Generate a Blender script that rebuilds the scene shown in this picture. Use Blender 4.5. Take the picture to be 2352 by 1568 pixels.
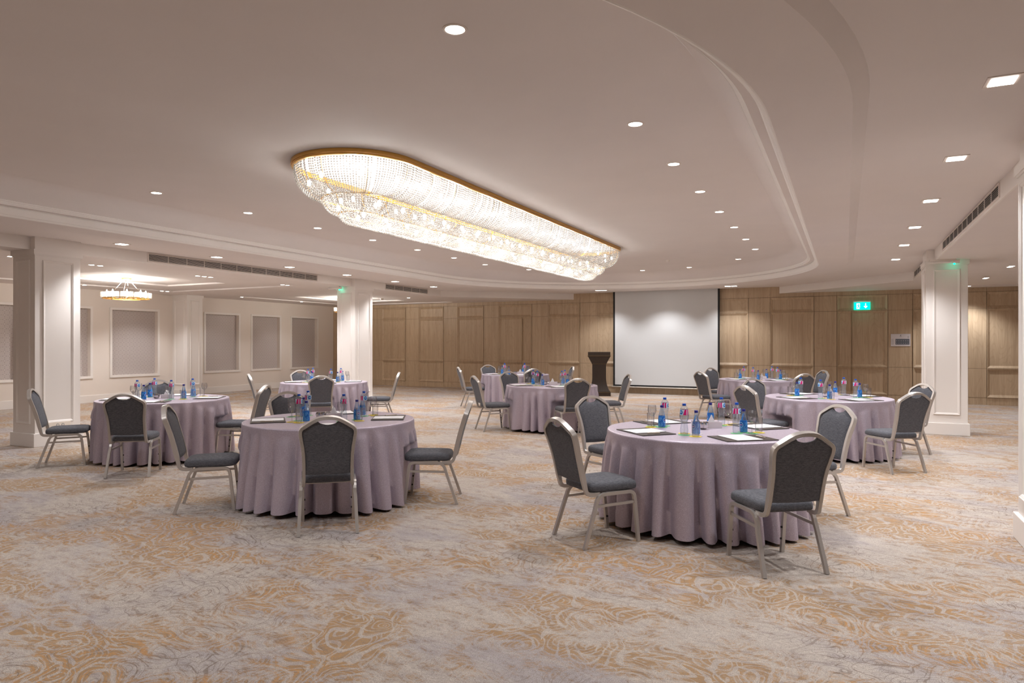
import bpy, math, random
from math import sin, cos, pi, radians as R, hypot, atan2

for o in list(bpy.data.objects): bpy.data.objects.remove(o)
S = bpy.context.scene
C = S.collection

# ------------------------------------------------------------------ camera, world, exposure
cam = bpy.data.cameras.new('camera'); cam_o = bpy.data.objects.new('camera', cam); C.objects.link(cam_o)
cam.sensor_width = 36; cam.lens = 1570/2352*36; cam.shift_y = 4/2352; cam.clip_start = .05
cam_o.location = (0, 0, 1.5); cam_o.rotation_euler = (R(90), 0, R(26))
S.camera = cam_o
W_ = bpy.data.worlds.new('world'); S.world = W_; W_.use_nodes = True
W_.node_tree.nodes['Background'].inputs[0].default_value = (.9, .85, .8, 1)
W_.node_tree.nodes['Background'].inputs[1].default_value = .3
S.view_settings.view_transform = 'Standard'; S.view_settings.look = 'None'
S.view_settings.exposure = EXPO = 1.12
S.view_settings.gamma = 1; S.view_settings.use_curve_mapping = False
cy = S.cycles
cy.max_bounces = 10; cy.diffuse_bounces = 5; cy.glossy_bounces = 3; cy.transmission_bounces = 6
cy.transparent_max_bounces = 24; cy.caustics_reflective = False; cy.caustics_refractive = False
cy.sample_clamp_indirect = 4; cy.sample_clamp_direct = 0; cy.use_denoising = True
# light levels (watts)
P_ROUND, P_SQUARE, P_PAIR, P_SCREEN, P_CHAND, P_RING = 54, 68, 56, 54, 11, 46
WARM = (.975, .983, 1.005)

# ------------------------------------------------------------------ materials
def lin(c):
    return tuple(((v/255)/12.92 if v/255 <= .04045 else ((v/255+.055)/1.055)**2.4) for v in c)+(1,)
class NT:
    def __init__(s, name):
        s.m = bpy.data.materials.new(name); s.m.use_nodes = True
        s.t = s.m.node_tree; s.t.nodes.clear()
        s.out = s.n('ShaderNodeOutputMaterial')
    def n(s, typ, **kw):
        nd = s.t.nodes.new(typ)
        for k, v in kw.items():
            if k.startswith('i_'):
                key = k[2:]; key = int(key) if key.isdigit() else key.replace('_', ' ')
                s.set(nd.inputs[key], v)
            else: setattr(nd, k, v)
        return nd
    def set(s, sock, v):
        if isinstance(v, bpy.types.NodeSocket): s.t.links.new(v, sock)
        elif isinstance(v, bpy.types.Node): s.t.links.new(v.outputs[0], sock)
        else: sock.default_value = v
    def math(s, op, a, b=0., c=0., clamp=False):
        return s.n('ShaderNodeMath', operation=op, use_clamp=clamp, i_0=a, i_1=b, i_2=c).outputs[0]
    def ramp(s, fac, stops, interp='LINEAR'):
        r = s.n('ShaderNodeValToRGB', i_Fac=fac); cr = r.color_ramp; cr.interpolation = interp
        while len(cr.elements) < len(stops): cr.elements.new(.5)
        for e, (p, c) in zip(cr.elements, stops): e.position = p; e.color = c if len(c) == 4 else tuple(c)+(1,)
        return r.outputs[0]
    def mix(s, fac, a, b, blend='MIX'):
        m = s.n('ShaderNodeMix', data_type='RGBA', blend_type=blend)
        s.set(m.inputs[0], fac); s.set(m.inputs[6], a); s.set(m.inputs[7], b); return m.outputs[2]
    def noise(s, vec, scale, detail=3, rough=.55, dist=0, w=None):
        nd = s.n('ShaderNodeTexNoise', i_Scale=scale, i_Detail=detail, i_Roughness=rough, i_Distortion=dist)
        if vec is not None: s.set(nd.inputs['Vector'], vec)
        return nd
    def obj(s): return s.n('ShaderNodeTexCoord').outputs['Object']
    def mapv(s, vec, scale=(1, 1, 1), loc=(0, 0, 0), rot=(0, 0, 0)):
        return s.n('ShaderNodeMapping', i_Vector=vec, i_Scale=scale, i_Location=loc, i_Rotation=rot).outputs[0]
    def bsdf(s, **kw):
        b = s.n('ShaderNodeBsdfPrincipled')
        for k, v in kw.items(): s.set(b.inputs[k.replace('_', ' ')], v)
        s.set(s.out.inputs[0], b.outputs[0]); return b
    def bump(s, b, h, strength=.3, dist=.01):
        s.set(b.inputs['Normal'], s.n('ShaderNodeBump', i_Strength=strength, i_Distance=dist, i_Height=h).outputs[0])
def simple(name, rgb, rough=.5, metal=0, **kw):
    t = NT(name); t.bsdf(Base_Color=lin(rgb), Roughness=rough, Metallic=metal, **kw); return t.m
def emis(name, rgb, st):
    t = NT(name); e = t.n('ShaderNodeEmission', i_Color=lin(rgb), i_Strength=st); t.set(t.out.inputs[0], e.outputs[0]); return t.m

def paint(name, rgb, rough=.6):
    t = NT(name); o = t.obj(); n = t.noise(t.mapv(o), 1.2, 2)
    c = t.mix(t.ramp(n.outputs[0], [(.3, (0, 0, 0)), (.7, (1, 1, 1))]), lin(rgb), lin([v*.985 for v in rgb]))
    b = t.bsdf(Base_Color=c, Roughness=rough); f = t.noise(o, 220, 2); t.bump(b, f.outputs[0], .05, .002); return t.m
M = {}
M['white'] = paint('warm white paint', (234, 228, 223))
M['lip'] = paint('lit moulding paint', (246, 243, 240))  # lamp light on the tray mouldings put into a whiter paint colour
M['cream'] = paint('cream wall paint', (228, 218, 209), .7)
M['ceiling'] = paint('ceiling paint', (228, 221, 218), .8)

t = NT('oak veneer'); o = t.obj()
# grain runs up the wall; each board shifts the figure
bx = t.n('ShaderNodeSeparateXYZ', i_0=o)
cell = t.math('FLOOR', t.math('MULTIPLY', bx.outputs[0], 1.78))
wn = t.n('ShaderNodeTexWhiteNoise', noise_dimensions='1D', i_W=cell)
g = t.mapv(o, (9, 9, .35)); wv = t.n('ShaderNodeVectorMath', operation='ADD', i_0=g, i_1=wn.outputs['Color']).outputs[0]
n1 = t.noise(wv, 1.3, 4, .6, .6); n2 = t.noise(t.mapv(o, (70, 70, 1.6)), 1.5, 3, .6)
fig = t.noise(t.mapv(o, (2.6, 1, .55)), 1.2, 1, .4, .2)
lines = t.math('FRACT', t.math('MULTIPLY', fig.outputs[0], 16))
lines = t.ramp(lines, [(0, (0, 0, 0)), (.12, (1, 1, 1)), (.75, (1, 1, 1)), (1, (0, 0, 0))])
c = t.mix(t.ramp(n1.outputs[0], [(.25, (0, 0, 0)), (.75, (1, 1, 1))]), lin((176, 153, 126)), lin((204, 181, 152)))
c = t.mix(t.math('MULTIPLY', t.ramp(n2.outputs[0], [(.35, (0, 0, 0)), (.7, (1, 1, 1))]), .45), c, lin((156, 133, 106)))
c = t.mix(t.math('MULTIPLY', t.math('SUBTRACT', 1, lines), .2), c, lin((150, 122, 94)))
b = t.bsdf(Base_Color=c, Roughness=.48); t.bump(b, n2.outputs[0], .15, .002); M['oak'] = t.m
M['gap'] = simple('groove shade', (78, 58, 42), .9)

t = NT('patterned carpet'); o = t.obj(); sw = t.mapv(o, rot=(0, 0, R(8)))
def warp(vec, sc, amt, det=2):
    n = t.noise(vec, sc, det); v = t.n('ShaderNodeVectorMath', operation='SUBTRACT', i_0=n.outputs['Color'], i_1=(.5, .5, .5)).outputs[0]
    v = t.n('ShaderNodeVectorMath', operation='SCALE', i_0=v, i_Scale=amt).outputs[0]
    return t.n('ShaderNodeVectorMath', operation='ADD', i_0=vec, i_1=v).outputs[0]
w1 = warp(sw, 1.2, .6); w2 = warp(w1, 4.2, .085, 2)
def curls(sc, amp, off, nz):
    vor = t.n('ShaderNodeTexVoronoi', feature='F1', i_Scale=sc, i_Randomness=.9, i_Vector=t.mapv(w2, (1, 1, 1), (off, off*.7, 0)))
    d = t.n('ShaderNodeVectorMath', operation='SUBTRACT', i_0=t.mapv(w2, (1, 1, 1), (off, off*.7, 0)), i_1=vor.outputs['Position']).outputs[0]
    sp = t.n('ShaderNodeSeparateXYZ', i_0=d); an_ = t.math('DIVIDE', t.math('ARCTAN2', sp.outputs[1], sp.outputs[0]), 2*pi)
    nn = t.noise(w1, 2.4, 2)
    return t.math('FRACT', t.math('ADD', t.math('ADD', t.math('MULTIPLY', vor.outputs['Distance'], amp), an_), t.math('MULTIPLY', nn.outputs[0], nz)))
fa = curls(2.7, 6.4, 3.1, 4.2); fb = curls(5.4, 6.5, 8.4, 3.2)
fine = t.noise(t.mapv(sw, (26, 54, 34)), 1.5, 6, .8)
fine2 = t.noise(t.mapv(sw, (150, 260, 60)), 1.3, 2, .6)
med = t.noise(t.mapv(sw, (6, 13, 6)), 1.1, 5, .7, .4)
def band(f, a_, b_, e=.03): return t.ramp(f, [(max(a_-e, 0), (0, 0, 0)), (a_, (1, 1, 1)), (b_, (1, 1, 1)), (min(b_+e, 1), (0, 0, 0))])
grain = t.math('ADD', t.math('MULTIPLY', fine.outputs[0], .55), t.math('MULTIPLY', med.outputs[0], .45))
speck = t.math('ADD', t.math('MULTIPLY', fine2.outputs[0], .5), t.math('MULTIPLY', fine.outputs[0], .5))
maskO = t.noise(t.mapv(sw, (.8, 1.25, 1), (7, 3, 0)), 1.15, 4, .6, .5)
maskG = t.noise(t.mapv(sw, (.7, 1.5, 1), (2, 9, 0)), .9, 4, .6, .6)
maskS = t.ramp(t.noise(sw, .5, 2, .5).outputs[0], [(.42, (0, 0, 0)), (.52, (1, 1, 1))])
base = t.mix(t.ramp(speck, [(.40, (0, 0, 0)), (.60, (1, 1, 1))]), lin((138, 130, 124)), lin((206, 193, 181)))
gry = t.ramp(t.math('ADD', t.math('MULTIPLY', grain, .55), t.math('MULTIPLY', maskG.outputs[0], .45)), [(.475, (0, 0, 0)), (.56, (1, 1, 1))])
c = t.mix(t.math('MULTIPLY', gry, .8), base, t.mix(t.ramp(speck, [(.40, (0, 0, 0)), (.58, (1, 1, 1))]), lin((128, 120, 118)), lin((178, 170, 172))))
# ochre bloom, broken by grain and by pale scroll lines
och = t.ramp(t.math('ADD', t.math('MULTIPLY', grain, .50), t.math('MULTIPLY', maskO.outputs[0], .55)), [(.5, (0, 0, 0)), (.56, (1, 1, 1))])
pale = t.math('MAXIMUM', band(fa, .10, .34), t.math('MULTIPLY', band(fb, .2, .45), .8))
och = t.math('MULTIPLY', och, t.math('SUBTRACT', 1, t.math('MULTIPLY', pale, .9)))
och = t.math('MULTIPLY', och, t.ramp(speck, [(.37, (.15, .15, .15)), (.5, (1, 1, 1))]))
ochc = t.mix(t.ramp(speck, [(.40, (0, 0, 0)), (.60, (1, 1, 1))]), lin((128, 103, 76)), lin((178, 138, 88)))
c = t.mix(t.math('MULTIPLY', och, .9), c, ochc)
# drawn scroll work in brown and ochre
br = t.ramp(grain, [(.42, (0, 0, 0)), (.52, (1, 1, 1))])
lines_ = t.math('MAXIMUM', band(fa, .55, .66, .02), t.math('MULTIPLY', band(fb, .68, .80, .02), .8))
c = t.mix(t.math('MULTIPLY', t.math('MULTIPLY', lines_, br), t.math('ADD', t.math('MULTIPLY', maskS, .75), .08)), c, t.mix(t.ramp(maskO.outputs[0], [(.44, (0, 0, 0)), (.54, (1, 1, 1))]), lin((122, 108, 98)), lin((180, 134, 84))))
thin = t.math('MAXIMUM', band(fa, .865, .885, .012), band(fb, .93, .945, .01))
c = t.mix(t.math('MULTIPLY', t.math('MULTIPLY', thin, br), t.math('ADD', t.math('MULTIPLY', maskS, .5), .25)), c, lin((104, 92, 84)))
dark = t.ramp(t.math('ADD', t.math('MULTIPLY', fine.outputs[0], .6), t.math('MULTIPLY', med.outputs[0], .4)), [(.53, (0, 0, 0)), (.60, (1, 1, 1))])
c = t.mix(t.math('MULTIPLY', dark, .62), c, lin((120, 106, 98)))
b = t.bsdf(Base_Color=c, Roughness=.95, Specular_IOR_Level=.15); t.bump(b, fine2.outputs[0], .5, .004); M['carpet'] = t.m

t = NT('lilac jacquard'); o = t.obj()
n = t.noise(o, 25, 2, .5, 1.6); fr = t.math('FRACT', t.math('MULTIPLY', n.outputs[0], 14))
sq = t.ramp(fr, [(0, (0, 0, 0)), (.3, (1, 1, 1)), (.5, (1, 1, 1)), (.75, (0, 0, 0))])
n3 = t.noise(o, 150, 2)
sq = t.math('MULTIPLY', sq, t.ramp(n3.outputs[0], [(.4, (.2, .2, .2)), (.6, (1, 1, 1))]))
c = t.mix(sq, lin((178, 165, 179)), lin((204, 195, 208)))
b = t.bsdf(Base_Color=c, Roughness=t.math('SUBTRACT', .46, t.math('MULTIPLY', sq, .14)), Metallic=.42, Specular_IOR_Level=.6)
t.bump(b, n3.outputs[0], .12, .003); M['cloth'] = t.m

def fabric(name, a, b_):
    t = NT(name); o = t.obj()
    n = t.noise(t.mapv(o, (40, 40, 420)), 1, 3, .6); n2 = t.noise(t.mapv(o, (420, 420, 40)), 1, 2, .6)
    f = t.ramp(t.math('ADD', t.math('MULTIPLY', n.outputs[0], .6), t.math('MULTIPLY', n2.outputs[0], .4)), [(.36, (0, 0, 0)), (.64, (1, 1, 1))])
    b = t.bsdf(Base_Color=t.mix(f, lin(a), lin(b_)), Roughness=.9, Sheen_Weight=.12, Specular_IOR_Level=.2); t.bump(b, f, .25, .003); return t.m
M['seat'] = fabric('charcoal woven upholstery', (60, 61, 67), (108, 108, 114))
t = NT('champagne metal'); b = t.bsdf(Base_Color=lin((192, 186, 181)), Metallic=.55, Roughness=.33); M['metal'] = t.m
M['black'] = simple('black rubber', (22, 22, 22), .5)
M['leather'] = simple('dark leather', (62, 53, 49), .45)
t = NT('dark wenge'); o = t.obj(); n = t.noise(t.mapv(o, (40, 40, 2)), 1.5, 3)
b = t.bsdf(Base_Color=t.mix(n.outputs[0], lin((22, 14, 9)), lin((58, 40, 26))), Roughness=.45); M['wenge'] = t.m
M['paper'] = simple('white paper', (240, 238, 240), .7)
M['pen'] = simple('beige pen plastic', (205, 190, 170), .35)
M['steel'] = simple('polished steel', (205, 200, 198), .14, 1)
M['gold'] = simple('brushed gold', (214, 168, 92), .32, .9)
M['screen'] = simple('matt white screen', (206, 207, 208), .85)
M['blackfab'] = simple('black border', (16, 14, 16), .7)
M['silver'] = simple('silver bar', (205, 196, 186), .35, .5)
M['grille'] = simple('grille metal', (226, 220, 214), .45)
M['void'] = simple('dark duct', (24, 20, 20), .9)  # near-black colour stands in for the shade inside openings
M['fixture'] = simple('lamp trim', (225, 215, 208), .4)
M['lens'] = emis('lit lamp lens', (255, 244, 232), 9)
M['lensr'] = emis('lit square lamp lens', (255, 244, 234), 7)
M['bulb'] = emis('lit bulb', (255, 246, 232), 14)
M['candle'] = emis('lit candle bulb', (255, 248, 236), 9)
M['led'] = emis('green status light', (0, 235, 160), 5)
M['exit'] = emis('green lit sign', (0, 200, 160), 1.25)
M['exitw'] = emis('white lit sign', (235, 255, 250), 1.5)
M['signw'] = simple('sign board', (214, 208, 210), .5)
M['signd'] = simple('sign floor plan', (92, 98, 108), .5)
M['signt'] = simple('sign print', (150, 146, 150), .5)
M['socket'] = simple('socket plastic', (236, 226, 214), .35)
M['plastic'] = simple('white plastic', (226, 218, 210), .4)
M['bluecap'] = simple('blue cap', (26, 88, 196), .35)
M['navycap'] = simple('navy cap', (30, 34, 130), .35)
M['candy'] = simple('wrapped mints', (226, 216, 208), .4)
M['boxw'] = simple('white holder', (228, 218, 220), .45)
for k, rgb in dict(yellow=(232, 206, 74), green=(112, 190, 128), paperw=(236, 228, 228)).items(): M['c_'+k] = simple('coaster '+k, rgb, .8)

def thin_glass(name, tint, edge, ior=1.3, body=.0, bodyc=(255, 255, 255)):
    t = NT(name)
    lw = t.n('ShaderNodeLayerWeight', i_Blend=.35)
    col = t.mix(t.math('POWER', lw.outputs['Facing'], 2.2), lin(tint), lin(edge))
    tr = t.n('ShaderNodeBsdfTransparent', i_Color=col); gl = t.n('ShaderNodeBsdfGlossy', i_Roughness=.04, i_Color=(1, 1, 1, 1))
    f = t.math('ADD', t.math('MULTIPLY', t.math('POWER', lw.outputs['Facing'], 3.5), .6), .07)
    ms = t.n('ShaderNodeMixShader', i_0=f, i_1=tr.outputs[0], i_2=gl.outputs[0])
    if body:
        df = t.n('ShaderNodeBsdfDiffuse', i_Color=lin(bodyc)); ms = t.n('ShaderNodeMixShader', i_0=body, i_1=ms.outputs[0], i_2=df.outputs[0])
    t.set(t.out.inputs[0], ms.outputs[0]); return t.m
M['glass'] = thin_glass('clear glass', (250, 250, 250), (138, 136, 140))
M['pet'] = thin_glass('clear bottle plastic', (244, 247, 250), (150, 168, 188), 1.4, .07, (230, 238, 248))
M['blueglass'] = thin_glass('clear glass bottle', (238, 244, 250), (150, 172, 205), 1.35, .14, (206, 222, 240))

t = NT('bottle label'); o = t.obj(); sx = t.n('ShaderNodeSeparateXYZ', i_0=o)
an = t.math('ARCTAN2', sx.outputs[1], sx.outputs[0])   # angle round the bottle
def label_nodes(t, an, z, zc, r, cols):
    d = t.math('SQRT', t.math('ADD', t.math('POWER', t.math('MULTIPLY', an, r), 2), t.math('POWER', t.math('SUBTRACT', z, zc), 2)))
    return d
zz_ = sx.outputs[2]
a2 = t.math('SUBTRACT', t.math('MODULO', t.math('ADD', an, 3*pi), pi*.98), pi*.49)
d = label_nodes(t, a2, zz_, .182, .031, None)
pk = t.math('GREATER_THAN', t.math('ADD', a2, t.math('MULTIPLY', t.math('SUBTRACT', .18, zz_), 9)), .86)
c = t.mix(pk, lin((212, 226, 244)), lin((222, 30, 122)))
c = t.mix(t.math('LESS_THAN', t.math('ABSOLUTE', t.math('ADD', a2, 1.15)), .2), c, lin((222, 30, 122)))
c = t.mix(t.math('LESS_THAN', d, .0205), c, lin((140, 205, 240)))
c = t.mix(t.math('LESS_THAN', d, .0165), c, lin((24, 108, 192)))
stripe = t.math('MULTIPLY', t.math('LESS_THAN', d, .011), t.math('LESS_THAN', t.math('ABSOLUTE', t.math('SUBTRACT', zz_, .184)), .0028))
c = t.mix(stripe, c, lin((225, 240, 250)))
t.bsdf(Base_Color=c, Roughness=.35); M['label'] = t.m

t = NT('printed blue label'); o = t.obj(); sx = t.n('ShaderNodeSeparateXYZ', i_0=o)
an = t.math('ARCTAN2', sx.outputs[1], sx.outputs[0]); zz_ = sx.outputs[2]
a2 = t.math('SUBTRACT', t.math('MODULO', t.math('ADD', an, 3*pi), pi*.98), pi*.49)
d = label_nodes(t, a2, zz_, .062, .031, None)
n = t.noise(t.mapv(o, (1, 1, .6)), 60, 2, .5, 1.0)
c = t.mix(t.ramp(n.outputs[0], [(.45, (0, 0, 0)), (.55, (1, 1, 1))]), lin((38, 108, 198)), lin((78, 150, 222)))
c = t.mix(t.math('LESS_THAN', d, .021), c, lin((150, 205, 240)))
c = t.mix(t.math('LESS_THAN', d, .0165), c, lin((30, 96, 180)))
stripe = t.math('MULTIPLY', t.math('LESS_THAN', d, .012), t.math('LESS_THAN', t.math('ABSOLUTE', t.math('SUBTRACT', zz_, .062)), .003))
c = t.mix(stripe, c, lin((210, 150, 200)))
t.bsdf(Base_Color=c, Roughness=.25); M['bluelabel'] = t.m

t = NT('patterned wallpaper'); o = t.obj(); sx = t.n('ShaderNodeSeparateXYZ', i_0=o)
k = 30
u = t.math('SINE', t.math('MULTIPLY', t.math('ADD', sx.outputs[1], sx.outputs[2]), k)); v = t.math('SINE', t.math('MULTIPLY', t.math('SUBTRACT', sx.outputs[1], sx.outputs[2]), k))
u2 = t.math('SINE', t.math('MULTIPLY', sx.outputs[1], k*3)); v2 = t.math('SINE', t.math('MULTIPLY', sx.outputs[2], k*3))
s_ = t.math('ABSOLUTE', t.math('ADD', t.math('MULTIPLY', u, v), t.math('MULTIPLY', t.math('MULTIPLY', u2, v2), .8)))
f = t.ramp(s_, [(.12, (0, 0, 0)), (.3, (1, 1, 1)), (.6, (1, 1, 1)), (.8, (0, 0, 0))])
b = t.bsdf(Base_Color=t.mix(f, lin((172, 162, 158)), lin((198, 189, 185))), Roughness=t.math('SUBTRACT', .62, t.math('MULTIPLY', f, .2))); M['damask'] = t.m

t = NT('crystal beads')
tr = t.n('ShaderNodeBsdfTransparent', i_Color=(.95, .93, .9, 1)); tl = t.n('ShaderNodeBsdfTranslucent', i_Color=(.60, .585, .565, 1))
df = t.n('ShaderNodeBsdfDiffuse', i_Color=(.55, .53, .51, 1)); gl = t.n('ShaderNodeBsdfGlossy', i_Roughness=.12, i_Color=(.75, .73, .70, 1))
m1 = t.n('ShaderNodeMixShader', i_0=.35, i_1=tl.outputs[0], i_2=df.outputs[0])
m2 = t.n('ShaderNodeMixShader', i_0=.45, i_1=m1.outputs[0], i_2=gl.outputs[0])
m3 = t.n('ShaderNodeMixShader', i_0=.35, i_1=m2.outputs[0], i_2=tr.outputs[0])
t.set(t.out.inputs[0], m3.outputs[0]); M['bead'] = t.m

# ------------------------------------------------------------------ mesh builder
class MB:
    def __init__(s): s.v = []; s.f = []; s.mi = []
    def add(s, vs, fs, m=0):
        b = len(s.v); s.v += [tuple(p) for p in vs]; s.f += [tuple(i+b for i in f) for f in fs]; s.mi += [m]*len(fs); return s
    def box(s, x0, x1, y0, y1, z0, z1, m=0):
        return s.add([(x0, y0, z0), (x1, y0, z0), (x1, y1, z0), (x0, y1, z0), (x0, y0, z1), (x1, y0, z1), (x1, y1, z1), (x0, y1, z1)],
                     [(0, 3, 2, 1), (4, 5, 6, 7), (0, 1, 5, 4), (1, 2, 6, 5), (2, 3, 7, 6), (3, 0, 4, 7)], m)
    def lathe(s, prof, n=24, c=(0, 0), m=0, cap0=True, cap1=True, close=False):
        vs = [(c[0]+r*cos(2*pi*k/n), c[1]+r*sin(2*pi*k/n), z) for r, z in prof for k in range(n)]
        fs = [(i*n+k, i*n+(k+1) % n, (i+1)*n+(k+1) % n, (i+1)*n+k) for i in range(len(prof)-1) for k in range(n)]
        if close: i = len(prof)-1; fs += [(i*n+k, i*n+(k+1) % n, (k+1) % n, k) for k in range(n)]
        else:
            if cap0: fs.append(tuple(range(n-1, -1, -1)))
            if cap1: fs.append(tuple(range((len(prof)-1)*n, len(prof)*n)))
        return s.add(vs, fs, m)
    def prism(s, pts, z0, z1, m=0):
        n = len(pts)
        return s.add([(x, y, z0) for x, y in pts]+[(x, y, z1) for x, y in pts],
                     [tuple(range(n-1, -1, -1)), tuple(range(n, 2*n))]+[(i, (i+1) % n, n+(i+1) % n, n+i) for i in range(n)], m)
    def sweep(s, path, prof, side=None, closed=False, m=0):
        """profile (a,b): a along the side vector, b along side x tangent."""
        n = len(path); k = len(prof); vs = []
        for i, p in enumerate(path):
            a = path[(i-1) % n] if (closed or i > 0) else path[i]; b = path[(i+1) % n] if (closed or i < n-1) else path[i]
            tx = [b[j]-a[j] for j in range(3)]; L = math.sqrt(sum(q*q for q in tx)) or 1; tx = [q/L for q in tx]
            sd = side or (0, 0, 1)
            dt = sum(sd[j]*tx[j] for j in range(3)); sv = [sd[j]-dt*tx[j] for j in range(3)]; L = math.sqrt(sum(q*q for q in sv)) or 1; sv = [q/L for q in sv]
            w = (tx[1]*sv[2]-tx[2]*sv[1], tx[2]*sv[0]-tx[0]*sv[2], tx[0]*sv[1]-tx[1]*sv[0])
            sc = 1.
            if 0 < i < n-1 or closed:      # mitre
                e1 = [p[j]-a[j] for j in range(3)]; l1 = math.sqrt(sum(q*q for q in e1)) or 1
                cs = abs(sum(e1[j]*tx[j] for j in range(3))/l1); sc = min(1/max(cs, .5), 1.6)
            for (pa, pb) in prof: vs.append(tuple(p[j]+sv[j]*pa+w[j]*pb*sc for j in range(3)))
        fs = [(i*k+q, i*k+(q+1) % k, ((i+1) % n)*k+(q+1) % k, ((i+1) % n)*k+q) for i in range(n if closed else n-1) for q in range(k)]
        if not closed: fs += [tuple(range(k-1, -1, -1)), tuple(range((n-1)*k, n*k))]
        return s.add(vs, fs, m)
    def tube(s, path, r, n=8, m=0):
        return s.sweep(path, [(r*cos(2*pi*k/n), r*sin(2*pi*k/n)) for k in range(n)], side=(.13, .21, .97), m=m)
    def sphere(s, c, r, n=10, rings=6, sz=1, m=0):
        pr = [(max(r*sin(pi*i/rings), 1e-4), c[2]-r*sz*cos(pi*i/rings)) for i in range(rings+1)]
        return s.lathe(pr, n, (c[0], c[1]), m)
    def mesh(s, name, mats, smooth=True, angle=35):
        me = bpy.data.meshes.new(name); me.from_pydata(s.v, [], s.f); me.update()
        for m in mats: me.materials.append(M[m])
        if len(mats) > 1: me.polygons.foreach_set('material_index', s.mi)
        if smooth:
            me.polygons.foreach_set('use_smooth', [True]*len(me.polygons))
            try: me.set_sharp_from_angle(angle=R(angle))
            except Exception: pass
        return me
    def obj(s, name, mats, parent=None, smooth=True, angle=35, kind=None, label=None):
        if isinstance(mats, str): mats = [mats]
        o = bpy.data.objects.new(name, s.mesh(name, mats, smooth, angle)); C.objects.link(o)
        if parent is not None: o.parent = parent
        if kind: o['kind'] = kind
        if label: o['label'] = label
        return o
def fix_normals(o):
    import bmesh
    b = bmesh.new(); b.from_mesh(o.data); bmesh.ops.recalc_face_normals(b, faces=b.faces); b.to_mesh(o.data); b.free(); return o
def bevel(o, w, seg=2):
    m = o.modifiers.new('bevel', 'BEVEL'); m.width = w; m.segments = seg; m.limit_method = 'ANGLE'; m.angle_limit = R(40); return o
def thing(name, label, cat, loc=(0, 0, 0), rz=0, group=None):
    o = bpy.data.objects.new(name, None); C.objects.link(o); o.empty_display_size = .1
    o.location = loc; o.rotation_euler = (0, 0, rz); o['label'] = label; o['category'] = cat
    if group: o['group'] = group
    return o
def tag(o, label, cat, group=None):
    o['label'] = label; o['category'] = cat
    if group: o['group'] = group
    return o
def dup(root, loc, rz, label, group=None):
    r = root.copy(); C.objects.link(r); r.location = loc; r.rotation_euler = (0, 0, rz); r['label'] = label
    if group: r['group'] = group
    for ch in list(root.children):
        c = ch.copy(); C.objects.link(c); c.parent = r
        for g in list(ch.children):
            d = g.copy(); C.objects.link(d); d.parent = c
    return r
def struct(mb, name, mats, **kw):
    return mb.obj(name, mats, kind='structure', **kw)

# ------------------------------------------------------------------ room shell
XL, XR, YB, YF = -17.15, 7.87, -3.0, 20.0      # left wall, right wall, back wall, wood wall
ZB, ZS, ZT = 2.86, 3.04, 3.37                  # bay ceiling, centre soffit, tray ceiling
BX0, BX1 = -10.6, 1.32                         # beam faces
CX, CY, HL = -4.62, 9.3, 4.55                  # tray centre, half straight length
T_ = .25
struct(MB().box(XL-T_, XR+T_, YB-T_, YF+T_, -.1, 0), 'floor', 'carpet', smooth=False)

# --- left wall with recesses
niches = [(7.7, 9.15), (9.6, 10.85), (11.42, 12.73), (14.31, 15.55), (16.1, 17.28), (17.84, 19.1)]
N0, N1, ND = .665, 2.372, .12
mb = MB(); ys = YB-T_
for a, b in niches:
    mb.box(XL-T_, XL, ys, a, 0, 3.3); mb.box(XL-T_, XL, a, b, 0, N0); mb.box(XL-T_, XL, a, b, N1, 3.3); mb.box(XL-T_, XL-ND-.01, a, b, N0, N1); ys = b
mb.box(XL-T_, XL, ys, YF+T_, 0, 3.3)
struct(mb, 'wall_left', 'cream', smooth=False)
for i, (a, b) in enumerate(niches):
    mb = MB(); w = .062; d = .022
    for (y0, y1, z0, z1) in ((a-w, b+w, N0-w, N0), (a-w, b+w, N1, N1+w), (a-w, a, N0, N1), (b, b+w, N0, N1)): mb.box(XL, XL+d, y0, y1, z0, z1)
    bevel(struct(mb, 'trim_niche_%d' % (i+1), 'white', smooth=False), .004)
    where = ['hidden part-way behind the left white column', 'just right of the left white column', 'under the ring chandelier', 'just right of the wall pilaster',
             'middle one of the far three', 'nearest the wood panelled wall'][i]
    tag(MB().box(XL-ND, XL-ND+.008, a+.001, b-.001, N0+.001, N1-.001).obj('wallpaper_panel', 'damask', smooth=False),
        'grey patterned wallpaper panel in a wall recess, '+where, 'wall panel', 'patterned panels in the left wall recesses')
struct(MB().box(XL, XL+.02, YB, YF-.03, 0, .178).box(XL, XL+.012, YB, YF-.03, .178, .19), 'baseboard_left', 'white', smooth=False)
struct(MB().box(XL-T_, XR+T_, YB-T_, YB, 0, 3.3), 'wall_back', 'cream', smooth=False)
struct(MB().box(XR, XR+T_, YB-T_, YF+T_, 0, 3.3), 'wall_right', 'cream', smooth=False)
struct(MB().box(XR-.02, XR, YB, YF-.03, 0, .178), 'baseboard_right', 'white', smooth=False)
struct(MB().box(XL+.02, XR-.02, YB, YB+.02, 0, .178), 'baseboard_back', 'white', smooth=False)

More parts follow.
